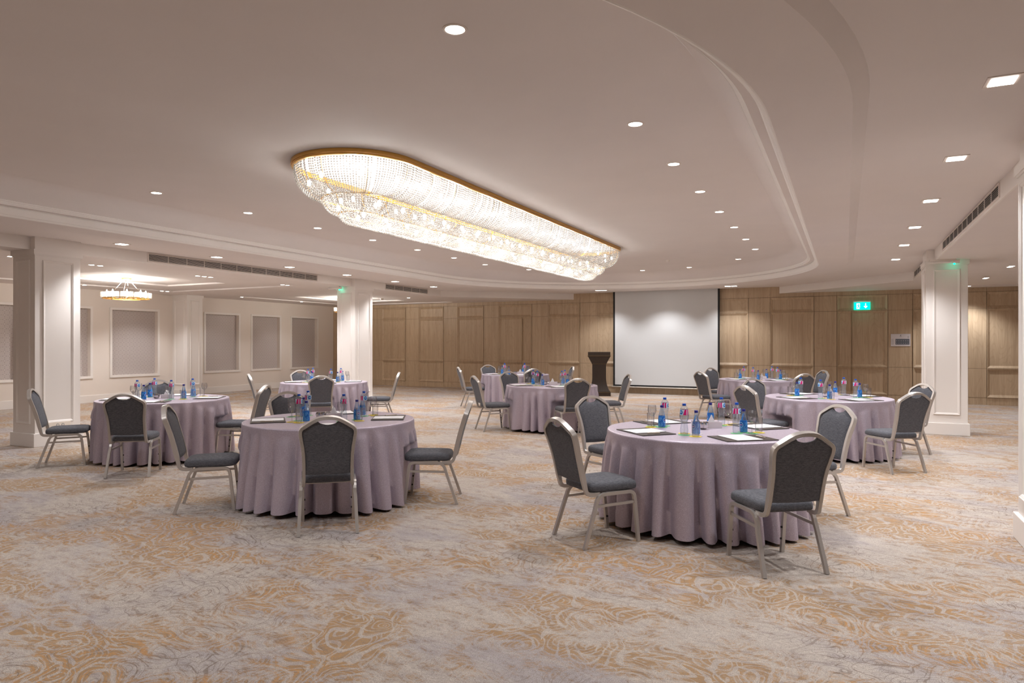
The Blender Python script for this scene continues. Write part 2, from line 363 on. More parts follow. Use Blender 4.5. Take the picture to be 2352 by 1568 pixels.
# --- wood wall: bays alternate wide (framed) and narrow (flat) boards
edges = [XL, -16.50, -15.48, -14.92, -13.90, -13.36, -12.335, -11.80, -10.784, -10.232, -9.035, -8.477, -7.395, -6.823, -5.74, -5.18, -4.06, -3.50, -2.423,
         -1.858, -.758, -.202, .982, 1.531, 2.53, 3.081, 4.10, 4.65, 5.67, 6.22, 7.24, XR]
Z = [0, .178, .886, 2.347, 2.752, ZS+.02]
wide = lambda i: (i % 2 == 1)
doors = {9: (-10.232, -9.37), 21: (.146, .982)}
mb = MB(); FR_, G = YF-.03, .0045
mb.box(XL-T_, XR+T_, YF, YF+T_, 0, 3.3, 1)
dm = {}
def cell(mb, x0, x1, z0, z1, framed, m=0, lf=1, rt=1):
    x0 += G*lf; x1 -= G*rt; z0 += G*.6; z1 -= G*.6
    if not framed: mb.box(x0, x1, FR_, YF+.01, z0, z1, m); return
    i_ = .066; d_ = .030; yb = FR_+d_-.004; w = .010
    def rg(q): return [(x0+q*lf, z0+q), (x1-q*rt, z0+q), (x1-q*rt, z1-q), (x0+q*lf, z1-q)]
    vs = [(x, YF+.01, z) for x, z in rg(0)]+[(x, FR_-.014, z) for x, z in rg(0)]+[(x, FR_-.014, z) for x, z in rg(w)]+[(x, yb, z) for x, z in rg(i_)]
    fs = []
    for k in range(4):
        l = (k+1) % 4
        for a in (0, 4, 8):
            if (k == 3 and not lf or k == 1 and not rt) and a == 8: continue
            fs.append((a+k, a+l, a+4+l, a+4+k))
    fs.append((12, 13, 14, 15)); mb.add(vs, fs, m)
for i in range(len(edges)-1):
    x0, x1 = edges[i], edges[i+1]; w_ = wide(i) and x1-x0 > .7
    zt = ZS+.02 if 7 < i < 20 else ZB+.02
    mb.box(x0+.002, x1-.002, FR_+(.006 if i not in doors else .028), YF+.01, 0, .178-.002)
    mb.box(x0+.002, x1-.002, FR_+.002, YF+.01, 2.752+.004, zt)
    for z0, z1 in ((.178, .886), (.886, 2.347), (2.347, 2.752)):
        if i in doors and z1 < 2.7: continue
        cell(mb, x0, x1, z0, z1, w_)
    if i in doors:
        da, db = doors[i]
        for z0, z1 in ((.178, .886), (.886, 2.347)):
            if da-x0 > .1: cell(mb, x0, da-.004, z0, z1, True, rt=0)
            else: cell(mb, db+.004, x1, z0, z1, True, lf=0)
w_far = fix_normals(struct(mb, 'wall_far', ['oak', 'gap'], smooth=False))
for n_, (i, (da, db)) in enumerate(doors.items()):
    dmb = MB()
    for z0, z1 in ((.178, .886), (.886, 2.347)): cell(dmb, da+.001, db-.001, z0, z1, True, lf=(0 if n_ else 1), rt=(1 if n_ else 0))
    dmb.box(da+.01, db-.01, FR_+.006, YF-.001, .01, .178)
    struct(dmb, 'door_%d' % (n_+1), 'oak', smooth=False, label=['flush wood panelled door behind the farthest table', 'flush wood panelled door under the green exit sign'][n_])

# --- ceilings
def bay(x0, x1, name, n):
    """bay ceiling slab with two nested shallow recesses per module"""
    xc = (x0+x1)/2 + (.0 if x0 < -5 else 0)
    mods = [(0.17, 5.22), (7.33, 12.38), (14.5, 19.55)]
    mb = MB(); ox0, ox1 = xc-2.18, xc+2.18; ix0, ix1 = xc-.98, xc+.98
    mb.box(x0, ox0, YB, YF, ZB, ZB+.25); mb.box(ox1, x1, YB, YF, ZB, ZB+.25)
    y = YB
    for a, b in mods:
        mb.box(ox0, ox1, y, a, ZB, ZB+.25); y = b
        ia, ib = a+1.08, b-1.06; z2 = ZB+.028; z3 = ZB+.062
        mb.box(ox0, ix0, a, b, z2, ZB+.25); mb.box(ix1, ox1, a, b, z2, ZB+.25)
        mb.box(ix0, ix1, a, ia, z2, ZB+.25); mb.box(ix0, ix1, ib, b, z2, ZB+.25); mb.box(ix0, ix1, ia, ib, z3, ZB+.25)
    mb.box(ox0, ox1, y, YF, ZB, ZB+.25)
    return struct(mb, name, 'ceiling', smooth=False)
bay(XL, BX0-.02, 'ceiling_left', 0)
bay(BX1+.02, XR, 'ceiling_right', 1)
# corner pieces beyond the chamfers
struct(MB().prism([(BX0-.02, 17.0), (BX0-.02, YF), (-7.62, YF)], ZB, ZB+.25), 'ceiling_corner_left', 'ceiling', smooth=False)
struct(MB().prism([(BX1+.02, 17.1), (-1.60, YF), (BX1+.02, YF)], ZB, ZB+.25), 'ceiling_corner_right', 'ceiling', smooth=False)
# beam faces (bulkheads)
mb = MB()
mb.box(BX0-.02, BX0, YB, 17.0, ZB-.003, ZS+.1); mb.prism([(BX0-.02, 17.0), (BX0, 16.99), (-7.6, 19.97), (-7.62, 19.97)], ZB-.003, ZS+.1)
struct(mb, 'trim_beam_left', 'white', smooth=False)
mb = MB(); mb.box(BX1, BX1+.02, YB, 17.1, ZB-.003, ZS+.1); mb.prism([(BX1, 17.09), (BX1+.02, 17.1), (-1.60, 19.97), (-1.62, 19.97)], ZB-.003, ZS+.1)
fix_normals(struct(mb, 'trim_beam_right', 'white', smooth=False))

def stadium(r, n=64):
    P = []
    for k in range(n+1): a = pi*k/n; P.append((CX+r*cos(a), CY+HL+r*sin(a)))
    for k in range(n+1): a = pi+pi*k/n; P.append((CX+r*cos(a), CY-HL+r*sin(a)))
    return P
# soffit with the hole for the tray
import bmesh
RO, RI = 4.74, 4.15
bm = bmesh.new()
outer = [(BX0-.01, YB), (BX1+.01, YB), (BX1+.01, 17.1), (-1.6, YF), (-7.61, YF), (BX0-.01, 17.0)]
for loop in (outer, stadium(RO)):
    vv = [bm.verts.new((x, y, ZS)) for x, y in loop]
    for i in range(len(vv)): bm.edges.new((vv[i], vv[(i+1) % len(vv)]))
bmesh.ops.triangle_fill(bm, use_beauty=True, use_dissolve=False, edges=bm.edges[:])
for f in bm.faces:
    if f.normal.z > 0: f.normal_flip()
g_ = bmesh.ops.extrude_face_region(bm, geom=bm.faces[:])
bmesh.ops.translate(bm, vec=(0, 0, .45), verts=[v for v in g_['geom'] if isinstance(v, bmesh.types.BMVert)])
me = bpy.data.meshes.new('ceiling'); bm.to_mesh(me); bm.free(); me.materials.append(M['ceiling'])
o = bpy.data.objects.new('ceiling', me); C.objects.link(o); o['kind'] = 'structure'
def ring_profile(prof, name, mat, n=64):
    mb = MB(); P0 = stadium(1, n); k = len(P0)
    vs = []
    for r, z in prof:
        vs += [(x, y, z) for x, y in stadium(r, n)]
    fs = [(i*k+q, i*k+(q+1) % k, (i+1)*k+(q+1) % k, (i+1)*k+q) for i in range(len(prof)-1) for q in range(k)]
    mb.add(vs, fs); return mb
mb = ring_profile([(4.76, 3.045), (4.748, 3.034), (4.738, 3.028), (4.675, 2.984), (4.662, 2.976), (4.175, 2.976)], 'x', 'ceiling')
struct(mb, 'trim_tray_band', 'ceiling', angle=30)
mb = ring_profile([(4.178, 2.977), (4.170, 2.972), (4.160, 2.974), (4.150, 2.982), (4.146, 2.992), (4.130, 2.997), (4.118, 3.015), (4.108, 3.04), (4.10, 3.07), (4.108, 3.088)], 'x', 'white')
struct(mb, 'trim_tray_lip', 'lip', angle=30)
mb = ring_profile([(4.108, 3.088), (4.025, 3.088)], 'x', 'ceiling'); struct(mb, 'trim_tray_ledge', 'ceiling')
mb = ring_profile([(4.026, 3.086), (4.02, 3.098), (4.008, 3.104), (4.004, 3.116), (3.99, 3.12), (3.986, 3.133), (3.972, 3.138)], 'x', 'white')
struct(mb, 'trim_tray_bead', 'lip', angle=30)
prof = [(3.972, 3.136)]+[(3.972-.24*(1-cos(a)), 3.136+.236*sin(a)) for a in [pi/2*k/10 for k in range(1, 11)]]
mb = ring_profile(prof, 'x', 'ceiling'); P = stadium(3.732+.001)
mb.add([(x, y, ZT) for x, y in P], [tuple(range(len(P)-1, -1, -1))])
struct(mb, 'ceiling_tray', 'ceiling', angle=20)

# ------------------------------------------------------------------ columns
def column(x, y, sx, sy, label, h=ZB, below=0, name='panelled_column', cat='column', group='white panelled columns', sides='SENW'):
    t = thing(name, label, cat, (x, y, 0), 0, group)
    MB().box(-sx/2, sx/2, -sy/2, sy/2, 0, h-.002).obj('shaft', 'white', t, smooth=False)
    p = .03
    bevel(MB().box(-sx/2-p, sx/2+p, -sy/2-p, sy/2+p, 0, .195).obj('plinth', 'white', t, smooth=False), .006)
    mb = MB(); mb.box(-sx/2-.024, sx/2+.024, -sy/2-.024, sy/2+.024, h-.072, h-.002); mb.box(-sx/2-.012, sx/2+.012, -sy/2-.012, sy/2+.012, h-.088, h-.072)
    mb.obj('capital', 'white', t, smooth=False)
    z0, z1 = .33, h-.15
    for s in sides:
        half = (sx if s in 'SN' else sy)/2-.105
        if s == 'S': f = lambda u, w, z: (u, -sy/2-w, z)
        elif s == 'N': f = lambda u, w, z: (-u, sy/2+w, z)
        elif s == 'E': f = lambda u, w, z: (sx/2+w, u, z)
        else: f = lambda u, w, z: (-sx/2-w, -u, z)
        mb = MB(); prof = [(0, 0), (.0, .014), (.008, .02), (.016, .014), (.022, .012), (.03, .006), (.034, .0)]
        rings = []
        for ins, w in prof:
            a = half-ins; rings.append([f(-a, w, z0+ins), f(a, w, z0+ins), f(a, w, z1-ins), f(-a, w, z1-ins)])
        vs = [v for r in rings for v in r]
        fs = [(i*4+k, i*4+(k+1) % 4, (i+1)*4+(k+1) % 4, (i+1)*4+k) for i in range(len(rings)-1) for k in range(4)]
        mb.add(vs, fs).obj('panel_moulding', 'white', t, smooth=False)
    return t
cxl, cxr = -10.77, 1.49
col1 = column(cxl, 6.165, .54, .65, 'white panelled square column at the left, with a wall socket near its foot')
col2 = column(cxl, 13.33, .54, .67, 'white panelled square column in the middle distance, before the wood wall')
col3 = column(cxr, 13.50, .58, .65, 'white panelled square column on the right, before the wood wall')
col4 = column(cxr, 6.13, .58, .65, 'white panelled square column cut off by the right picture edge')
column(-16.855, 13.455, .61, .51, 'white panelled pilaster standing against the cream left wall', name='wall_pilaster', cat='pilaster', group=None, sides='SE')
# upstands where the beams meet the columns
for x, y, sy, s in ((cxl, 6.165, .65, 1), (cxl, 13.33, .67, 1), (cxr, 13.50, .65, -1), (cxr, 6.13, .65, -1)):
    mb = MB(); e = (BX0 if s > 0 else BX1)
    mb.box(min(e, e+s*.11), max(e, e+s*.11), y-sy/2-.005, y+sy/2+.005, ZB-.002, ZS)
    struct(mb, 'trim_beam_block', 'white', smooth=False)
# sockets
t = thing('wall_socket', 'white double socket plate on the left column near the carpet', 'socket', (cxl+.27, 6.165, .29), 0)
bevel(MB().box(0, .022, -.17, .17, -.045, .045).obj('plate', 'socket', t, smooth=False), .003)
for dy in (-.02, .055):
    circ = lambda q: [(q*cos(k*pi/10), q*sin(k*pi/10)) for k in range(20)]
    oo = MB().sweep([(.020, dy, 0), (.0232, dy, 0)], circ(.021), side=(0, 0, 1)).obj('outlet', 'signd', t)
    MB().sweep([(.0232, dy, 0), (.0240, dy, 0)], circ(.015), side=(0, 0, 1)).obj('outlet_face', 'socket', oo)
    for dz in (-.007, .007): MB().sweep([(.0240, dy, dz), (.0246, dy, dz)], circ(.0028), side=(0, 0, 1)).obj('pin_hole', 'void', oo)

# ------------------------------------------------------------------ air grilles
def grille(label, x, y0, y1, z0, z1, face):
    t = thing('air_grille', label, 'air vent', (x, (y0+y1)/2, (z0+z1)/2), 0, 'air conditioning grilles in the beams')
    L, h = (y1-y0)/2, (z1-z0)/2; f = .022
    mb = MB(); X = lambda a, b: (min(face*a, face*b), max(face*a, face*b))
    for (a, b, c_, d) in ((-L-f, L+f, -h-f*.8, -h), (-L-f, L+f, h, h+f*.6), (-L-f, -L, -h, h), (L, L+f, -h, h)): mb.box(*X(.0, .012), a, b, c_, d)
    mb.obj('frame', 'fixture', t, smooth=False)
    MB().box(*X(.0005, .001), -L, L, -h, h).obj('duct', 'void', t, smooth=False)  # flat dark sheet on the beam face, painted shade behind the louvres
    mb = MB(); n = 6
    for k in range(n):
        zc = -h+(k+.5)*2*h/n; q_ = h/n
        mb.add([(face*.003, -L, zc+q_*.75), (face*.003, L, zc+q_*.75), (face*.0115, L, zc+q_*.1), (face*.0115, -L, zc+q_*.1), (face*.0115, L, zc-q_*.3), (face*.0115, -L, zc-q_*.3)], [(0, 1, 2, 3), (3, 2, 4, 5)])
    k = int(2*L/.35)
    for i in range(1, k): yy = -L+2*L*i/k; mb.box(*X(.002, .0105), yy-.004, yy+.004, -h, h)
    mb.obj('louvre', 'grille', t, smooth=False)
grille('long slatted air vent in the left beam, between the two columns', BX0, 7.70, 11.80, 2.895, 3.012, 1)
grille('short slatted air vent in the left beam, beyond the middle column', BX0, 14.33, 16.28, 2.895, 3.012, 1)
grille('long slatted air vent in the right beam, nearer the camera', BX1, 7.88, 12.05, 2.90, 3.012, -1)
grille('short slatted air vent in the right beam, beyond the right column', BX1, 14.6, 16.75, 2.90, 3.012, -1)

# ------------------------------------------------------------------ lamps
def spot(parent, loc, power, size=R(120), blend=.7, rad=.05, name='lamp', tilt=None):
    l = bpy.data.lights.new(name, 'SPOT'); l.energy = power; l.spot_size = size; l.spot_blend = blend; l.shadow_soft_size = rad; l.color = WARM
    o = bpy.data.objects.new(name, l); C.objects.link(o); o.parent = parent; o.location = loc
    if tilt: o.rotation_euler = tilt
    return o
def down_round(x, y, label, dim=1):
    t = thing('ceiling_downlight', label, 'ceiling light', (x, y, ZT), 0, 'round downlights in the tray ceiling')
    global _dr
    if _dr is None:
        a = MB().lathe([(.076, 0), (.074, -.004), (.060, -.006), (.056, -.001), (.056, .0)], 28, cap0=False, cap1=False).mesh('trim_ring', ['fixture'])
        b = MB().lathe([(.0575, -.002), (.0575, -.0035)], 28).mesh('lens', ['lens']); _dr = (a, b)
    for n, me in (('trim_ring', _dr[0]), ('lens', _dr[1])):
        o = bpy.data.objects.new(n, me); C.objects.link(o); o.parent = t
    spot(t, (0, 0, -.03), P_ROUND*dim)
_dr = None
ordn = ['first', 'second', 'third', 'fourth', 'fifth', 'sixth', 'seventh', 'eighth']
ry = [5.70, 7.15, 8.59, 10.03, 11.47, 12.89, 14.33]
for i, y in enumerate(ry):
    down_round(-1.61, y, 'round recessed downlight in the tray ceiling, right row, %s from the camera' % ordn[i+(1 if i > -1 else 0)])
    down_round(-7.70, y, 'round recessed downlight in the tray ceiling, left row, %s from the camera' % ordn[i])
down_round(-2.09, 3.51, 'round recessed downlight in the tray ceiling, the largest, nearest the camera', .9)
for k, (x, y) in enumerate([(-7.22, 15.78), (-5.9, 17.0), (-4.68, 17.23), (-3.46, 17.05), (-2.14, 15.85)]):
    down_round(x, y, 'round recessed downlight on the far curved end of the tray, %s from left' % ordn[k])
for (x, y), w_ in zip(((-7.16, 3.0), (-5.9, 1.75), (-4.62, 1.5), (-3.4, 1.9)), ordn): down_round(x, y, 'round recessed downlight on the near curved end of the tray, %s from left' % w_, .8)

def down_rect(x, y, z, label, n=1, name='square_downlight', power=80, along='y', grp='square downlights on the soffit', tilt=None, sz=.085):
    t = thing(name, label, 'ceiling light', (x, y, z), 0, grp)
    h = sz; wd = .075
    tot = n*.165
    fx, fy = (wd, tot/2) if along == 'y' else (tot/2, wd)
    fr = MB().box(-fx-.012, fx+.012, -fy-.012, fy+.012, -.006, 0); fr.obj('lamp_frame', 'fixture', t, smooth=False)
    for k in range(n):
        c_ = -tot/2+.165*(k+.5)
        if along == 'y':
            for a_ in (-.064, .002): MB().box(a_, a_+.062, c_-.068, c_+.068, -.009, -.0062).obj('lens', 'lensr', t, smooth=False)
        else: MB().box(c_-.068, c_+.068, -.062, .062, -.009, -.0062).obj('lens', 'lensr', t, smooth=False)
    spot(t, (0, 0, -.05), power, tilt=tilt)
sl = [6.88, 8.66, 10.44, 12.21, 14.04, 15.81]
for i, y in enumerate(sl): down_rect(-10.09, y, ZS, 'square downlight in the left soffit strip, %s from the camera' % ordn[i], 1, power=P_SQUARE)
sr = [4.86, 6.73, 8.61, 10.48, 12.32, 14.34]
for i, y in enumerate(sr): down_rect(.828, y, ZS, 'square downlight in the right soffit strip, %s from the camera' % ordn[i], 1, power=P_SQUARE)
for x in (-10.09, .828):
    for y, w_ in ((3.0, 'beside the camera'), (1.1, 'just behind the camera'), (-.8, 'near the back wall')): down_rect(x, y, ZS, 'square downlight in the %s soffit strip %s' % ('left' if x < 0 else 'right', w_), 1, power=P_SQUARE*.35)
down_rect(-6.38, 18.98, ZS, 'twin square downlight above the lectern by the screen', 2, 'twin_downlight', P_SCREEN, 'x', 'twin downlights near the screen')
down_rect(-2.77, 19.12, ZS, 'twin square downlight at the right of the screen', 2, 'twin_downlight', P_SCREEN, 'x', 'twin downlights near the screen')
down_rect(-4.62, 18.98, ZS, 'twin square downlight above the middle of the screen', 2, 'twin_downlight', P_SCREEN*1.1, 'x', 'twin downlights near the screen')

def multi(x, y, n, label, z=ZB, power=40):
    t = thing('recessed_spotlights', label, 'ceiling light', (x, y, z), 0, 'small spotlights in the side ceilings')
    for k in range(n):
        yy = (k-(n-1)/2)*.155
        MB().lathe([(.052, -.003), (.052, -.006), (.044, -.006)], 20, (0, yy), cap1=False).obj('trim_ring', 'fixture', t)
        MB().lathe([(.044, -.0045), (.044, -.0065)], 20, (0, yy)).obj('lens', 'lens', t)
    spot(t, (0, 0, -.04), power)
for x, y, n, l in ((-11.73, 7.52, 2, 'pair of small spotlights just right of the left column top'), (-15.95+.0, 9.88, 2, 'pair of small spotlights behind the ring chandelier at left'),
                   (-11.73, 9.76, 3, 'row of three small spotlights under the long left vent'), (-15.97, 12.06, 2, 'pair of small spotlights right of the ring chandelier'),
                   (-11.73, 11.99, 2, 'pair of small spotlights near the middle column'), (-15.97, 17.06, 1, 'single small spotlight in the far left ceiling corner'),
                   (-11.73, 17.0, 1, 'single small spotlight beyond the middle column'), (-11.73, 6.17, 1, 'single small spotlight cut by the left picture edge'),
                   (-15.97, 14.6, 1, 'single small spotlight by the left wall recesses'), (-11.9, 2.5, 2, 'pair of small spotlights in the left bay out of view'), (-15.9, 5.5, 2, 'pair of small spotlights over the left bay'),
                   (2.63, 14.74, 2, 'pair of small spotlights in the right bay, nearest'), (2.63, 17.13, 2, 'pair of small spotlights in the right bay, middle'), (2.63, 19.35, 1, 'small spotlight in the right bay close to the wood wall'),
                   (2.63, 11.0, 2, 'pair of small spotlights in the right bay behind the column'), (2.63, 7.5, 2, 'pair of small spotlights in the right bay out of view'), (2.63, 3.0, 2, 'pair of small spotlights in the right bay behind the camera'),
                   (6.3, 16.0, 2, 'pair of small spotlights by the right wall'), (6.3, 10.0, 2, 'second pair of small spotlights by the right wall')):
    multi(x, y, n, l, power=P_PAIR*(.4 if n == 1 and x < 0 else 1.25 if x > 0 else 1))

# ------------------------------------------------------------------ crystal chandelier
ch = thing('crystal_chandelier', 'long oval crystal bead chandelier with gold rim on the tray ceiling', 'chandelier', (-4.62, 9.3, ZT))
CL = 3.53
def stad(r, step):
    L = 4*CL+2*pi*r; n = max(24, int(L/step)); P = []
    for i in range(n):
        s = L*i/n
        if s < 2*CL: P.append((r, -CL+s, 1, 0)); continue
        s -= 2*CL
        if s < pi*r: a = s/r; P.append((r*cos(a), CL+r*sin(a), cos(a), sin(a))); continue
        s -= pi*r
        if s < 2*CL: P.append((-r, CL-s, -1, 0)); continue
        s -= 2*CL; a = pi+s/r; P.append((r*cos(a), -CL+r*sin(a), cos(a), sin(a)))
    return P
def hoop(r, z, w, h, name, step=.06):
    P = stad(r, step); k = len(P); mb = MB(); vs = []
    prof = [(-w/2, -h/2), (w/2, -h/2), (w/2, h/2), (-w/2, h/2)]
    for x, y, nx, ny in P: vs += [(x+nx*a, y+ny*a, z+b) for a, b in prof]
    fs = [(i*4+q, i*4+(q+1) % 4, ((i+1) % k)*4+(q+1) % 4, ((i+1) % k)*4+q) for i in range(k) for q in range(4)]
    return mb.add(vs, fs)
mb = hoop(.665, -.018, .03, .034, 'rim'); m2 = hoop(.655, -.048, .028, .02, 'rim'); mb.add(m2.v, m2.f); mb.obj('rim', 'gold', ch, smooth=False)
hoop(.375, -.362, .014, .012, 'ring').obj('support_ring', 'gold', ch, smooth=False)
hoop(.205, -.515, .012, .01, 'ring').obj('support_ring', 'gold', ch, smooth=False)
# gold ribs under the beads
mb = MB()
for x, y, nx, ny in stad(.64, .47):
    for (r0, r1, z0, z1) in ((.63, .385, -.06, -.36), (.36, .21, -.375, -.51)):
        pts = []
        for k in range(7):
            f = k/6*pi/2; rr = r1+(r0-r1)*cos(f); z = z0+(z1-z0)*sin(f)
            pts.append((x+nx*(rr-.64), y+ny*(rr-.64), z)) if abs(y) < CL+.001 and abs(nx) == 1 else pts.append((nx*rr, (CL if y > 0 else -CL)+ny*rr, z))
        mb.tube(pts, .0035, 4)
mb.obj('ribs', 'gold', ch)
import numpy as np
rng = np.random.default_rng(5)
ICO_V = np.array([(0, 0, 1), (.894, 0, .447), (.276, .851, .447), (-.724, .526, .447), (-.724, -.526, .447), (.276, -.851, .447), (.724, .526, -.447), (-.276, .851, -.447), (-.894, 0, -.447), (-.276, -.851, -.447), (.724, -.526, -.447), (0, 0, -1)])
ICO_F = np.array([(0, 1, 2), (0, 2, 3), (0, 3, 4), (0, 4, 5), (0, 5, 1), (1, 6, 2), (2, 7, 3), (3, 8, 4), (4, 9, 5), (5, 10, 1), (2, 6, 7), (3, 7, 8), (4, 8, 9), (5, 9, 10), (1, 10, 6), (6, 11, 7), (7, 11, 8), (8, 11, 9), (9, 11, 10), (10, 11, 6)])
def beads(r0, r1, z0, z1, step, name):
    pts = []
    arc = [(r1+(r0-r1)*cos(f), z0+(z1-z0)*sin(f)) for f in np.linspace(0, pi/2, 60)]
    L = [0]
    for a, b in zip(arc[:-1], arc[1:]): L.append(L[-1]+hypot(b[0]-a[0], b[1]-a[1]))
    n = int(L[-1]/.0235)
    for x, y, nx, ny in stad(r0, step):
        if rng.random() < .035: continue
        ph = rng.normal()*.002; sag = rng.normal()*.004
        for k in range(n):
            s = (k+.5)*L[-1]/n; j = np.searchsorted(L, s)-1; u = (s-L[j])/(L[j+1]-L[j])
            rr = arc[j][0]*(1-u)+arc[j+1][0]*u+sag; z = arc[j][1]*(1-u)+arc[j+1][1]*u+ph
            if abs(nx) == 1 and abs(y) <= CL: pts.append((nx*rr, y, z, .0105))
            else: pts.append((nx*rr, (CL if y > 0 else -CL)+ny*rr, z, .0105*min(1, .35+.65*rr/r0)))
    A = np.array(pts); N = len(A)
    V = (A[:, None, :3]+ICO_V[None]*A[:, None, 3:4]).reshape(-1, 3); F = (ICO_F[None]+12*np.arange(N)[:, None, None]).reshape(-1, 3)
    me = bpy.data.meshes.new(name); me.vertices.add(len(V)); me.vertices.foreach_set('co', V.ravel())
    me.loops.add(F.size); me.loops.foreach_set('vertex_index', F.ravel().astype(np.int32)); me.polygons.add(len(F))
    me.polygons.foreach_set('loop_start', np.arange(0, F.size, 3, dtype=np.int32)); me.update(calc_edges=True); me.validate()
    me.materials.append(M['bead'])
    o = bpy.data.objects.new(name, me); C.objects.link(o); o.parent = ch; o['kind'] = 'stuff'; return o
beads(.648, .385, -.062, -.372, .030, 'bead_curtain')
beads(.362, .212, -.372, -.520, .030, 'bead_curtain')
beads(.195, .03, -.522, -.625, .030, 'bead_curtain')
bulb_me = MB().sphere((0, 0, 0), .021, 10, 7, 1.5).mesh('bulb', ['bulb'])
def bulbat(x, y, z):
    o = bpy.data.objects.new('bulb', bulb_me); C.objects.link(o); o.parent = ch; o.location = (x, y, z)
for x, y, nx, ny in stad(.50, .42): bulbat(x, y, -.2)
for x, y, nx, ny in stad(.27, .42): bulbat(x, y, -.42)
for k in range(14): bulbat(0, -CL+2*CL*k/13, -.55)
def point(parent, loc, power, rad=.06, col=WARM):
    l = bpy.data.lights.new('lamp', 'POINT'); l.energy = power; l.shadow_soft_size = rad; l.color = col
    o = bpy.data.objects.new('lamp', l); C.objects.link(o); o.parent = parent; o.location = loc
for k in range(8): point(ch, (0, -CL+2*CL*k/7, -.27), P_CHAND, .1, (.985, .985, .975))
for k in range(8): point(ch, (0, -CL+.3+2*(CL-.3)*k/7, -.50), P_CHAND*.35, .05, (1, .98, .985))

# ring chandeliers in the left bay
def ring_chandelier(x, y, label):
    t = thing('ring_chandelier', label, 'chandelier', (x, y, 2.92), 0, 'glass ring chandeliers in the left bay')
    MB().lathe([(.10, 0), (.10, -.02), (.085, -.03), (.03, -.035)], 28).obj('ceiling_rose', 'gold', t)
    for k in range(4):
        a = pi/4+k*pi/2; MB().tube([(.05*cos(a), .05*sin(a), -.03), (.34*cos(a), .34*sin(a), -.40)], .004, 6).obj('suspension_rod', 'steel', t)
    mb = MB()
    for r, z in ((.34, -.43), (.46, -.445), (.28, -.46)):
        mb.lathe([(r-.008, z-.008), (r+.008, z-.008), (r+.008, z+.008), (r-.008, z+.008)], 48, close=True)
    for k in range(8):
        a = k*pi/4; mb.tube([(.28*cos(a), .28*sin(a), -.46), (.46*cos(a), .46*sin(a), -.445)], .006, 6)
    mb.obj('frame', 'gold', t)
    for k in range(8):
        a = k*pi/4+.2; px, py = .37*cos(a), .37*sin(a); g = MB(); ga = MB()
        for q in range(14):
            b = 2*pi*q/14; g.box(*( (lambda cx_, cy_: (cx_-.011, cx_+.011, cy_-.011, cy_+.011))(px+.105*cos(b), py+.105*sin(b))), -.425, -.315)
        g.obj('glass_shade', 'shade', t, smooth=False)
        MB().lathe([(.05, -.45), (.05, -.435), (.012, -.43)], 14, (px, py)).obj('bulb_cup', 'gold', t)
        MB().lathe([(.004, -.435), (.015, -.40), (.019, -.35), (.016, -.30), (.006, -.265)], 10, (px, py)).obj('bulb', 'candle', t)
    point(t, (0, 0, -.24), P_RING, .12, (1, .95, .88))
t_ = NT('glass shade rods'); tr = t_.n('ShaderNodeBsdfTransparent', i_Color=(.95, .93, .9, 1)); tl = t_.n('ShaderNodeBsdfTranslucent', i_Color=(.95, .9, .85, 1)); gl = t_.n('ShaderNodeBsdfGlossy', i_Roughness=.1)
m1 = t_.n('ShaderNodeMixShader', i_0=.25, i_1=tl.outputs[0], i_2=gl.outputs[0]); m2 = t_.n('ShaderNodeMixShader', i_0=.45, i_1=m1.outputs[0], i_2=tr.outputs[0]); t_.set(t_.out.inputs[0], m2.outputs[0]); M['shade'] = t_.m
ring_chandelier(-14.1, 9.72, 'gold ring chandelier with clear glass shades hanging over the left bay')
ring_chandelier(-13.95, 17.0, 'gold ring chandelier mostly hidden behind the middle column')

# ------------------------------------------------------------------ small fittings
def emergency(x, y, label, L=.30):
    t = thing('emergency_light', label, 'emergency light', (x, y, ZB), 0, 'emergency lights near the columns')
    MB().box(-L/2, L/2, -.02, .05, -.028, 0).obj('mount', 'plastic', t, smooth=False)
    mb = MB(); mb.sweep([(-L/2-.03, 0, -.045), (L/2-.06, 0, -.045)], [(.022*cos(k*pi/6), .022*sin(k*pi/6)) for k in range(12)]); mb.obj('housing', 'grille', t)
    MB().sweep([(L/2-.05, 0, -.04), (L/2+.05, 0, -.04)], [(.03*cos(k*pi/6), .03*sin(k*pi/6)) for k in range(12)]).obj('end_cap', 'plastic', t)
    MB().sphere((L/2-.02, .018, -.078), .014, 10, 6).obj('status_light', 'led', t)
    l = bpy.data.lights.new('lamp', 'POINT'); l.energy = .05; l.color = (0, 1, .62); l.shadow_soft_size = .01
    o = bpy.data.objects.new('lamp', l); C.objects.link(o); o.parent = t; o.location = (L/2-.02, .05, -.085)
emergency(-11.02, 12.88, 'small emergency light with green led at the middle column top')
emergency(1.42, 13.02, 'small emergency light with green led at the right column top', .36)
t = tag(MB().lathe([(.055, 0), (.055, -.02), (.045, -.045), (.02, -.06)], 24).obj('smoke_detector', 'plastic'), 'round white smoke detector on the ceiling right of the middle column', 'smoke detector'); t.location = (-12.9, 17.25, ZB+.028)
for p_, l in (((-5.75, 15.6, ZT), 'small white smoke detector on the tray ceiling beside the chandelier'), ((-3.6, 15.35, ZT), 'second white smoke detector beyond the chandelier end')):
    t = tag(MB().lathe([(.05, 0), (.05, -.02), (.04, -.045), (.018, -.055)], 20).obj('smoke_detector', 'plastic'), l, 'smoke detector'); t.location = p_
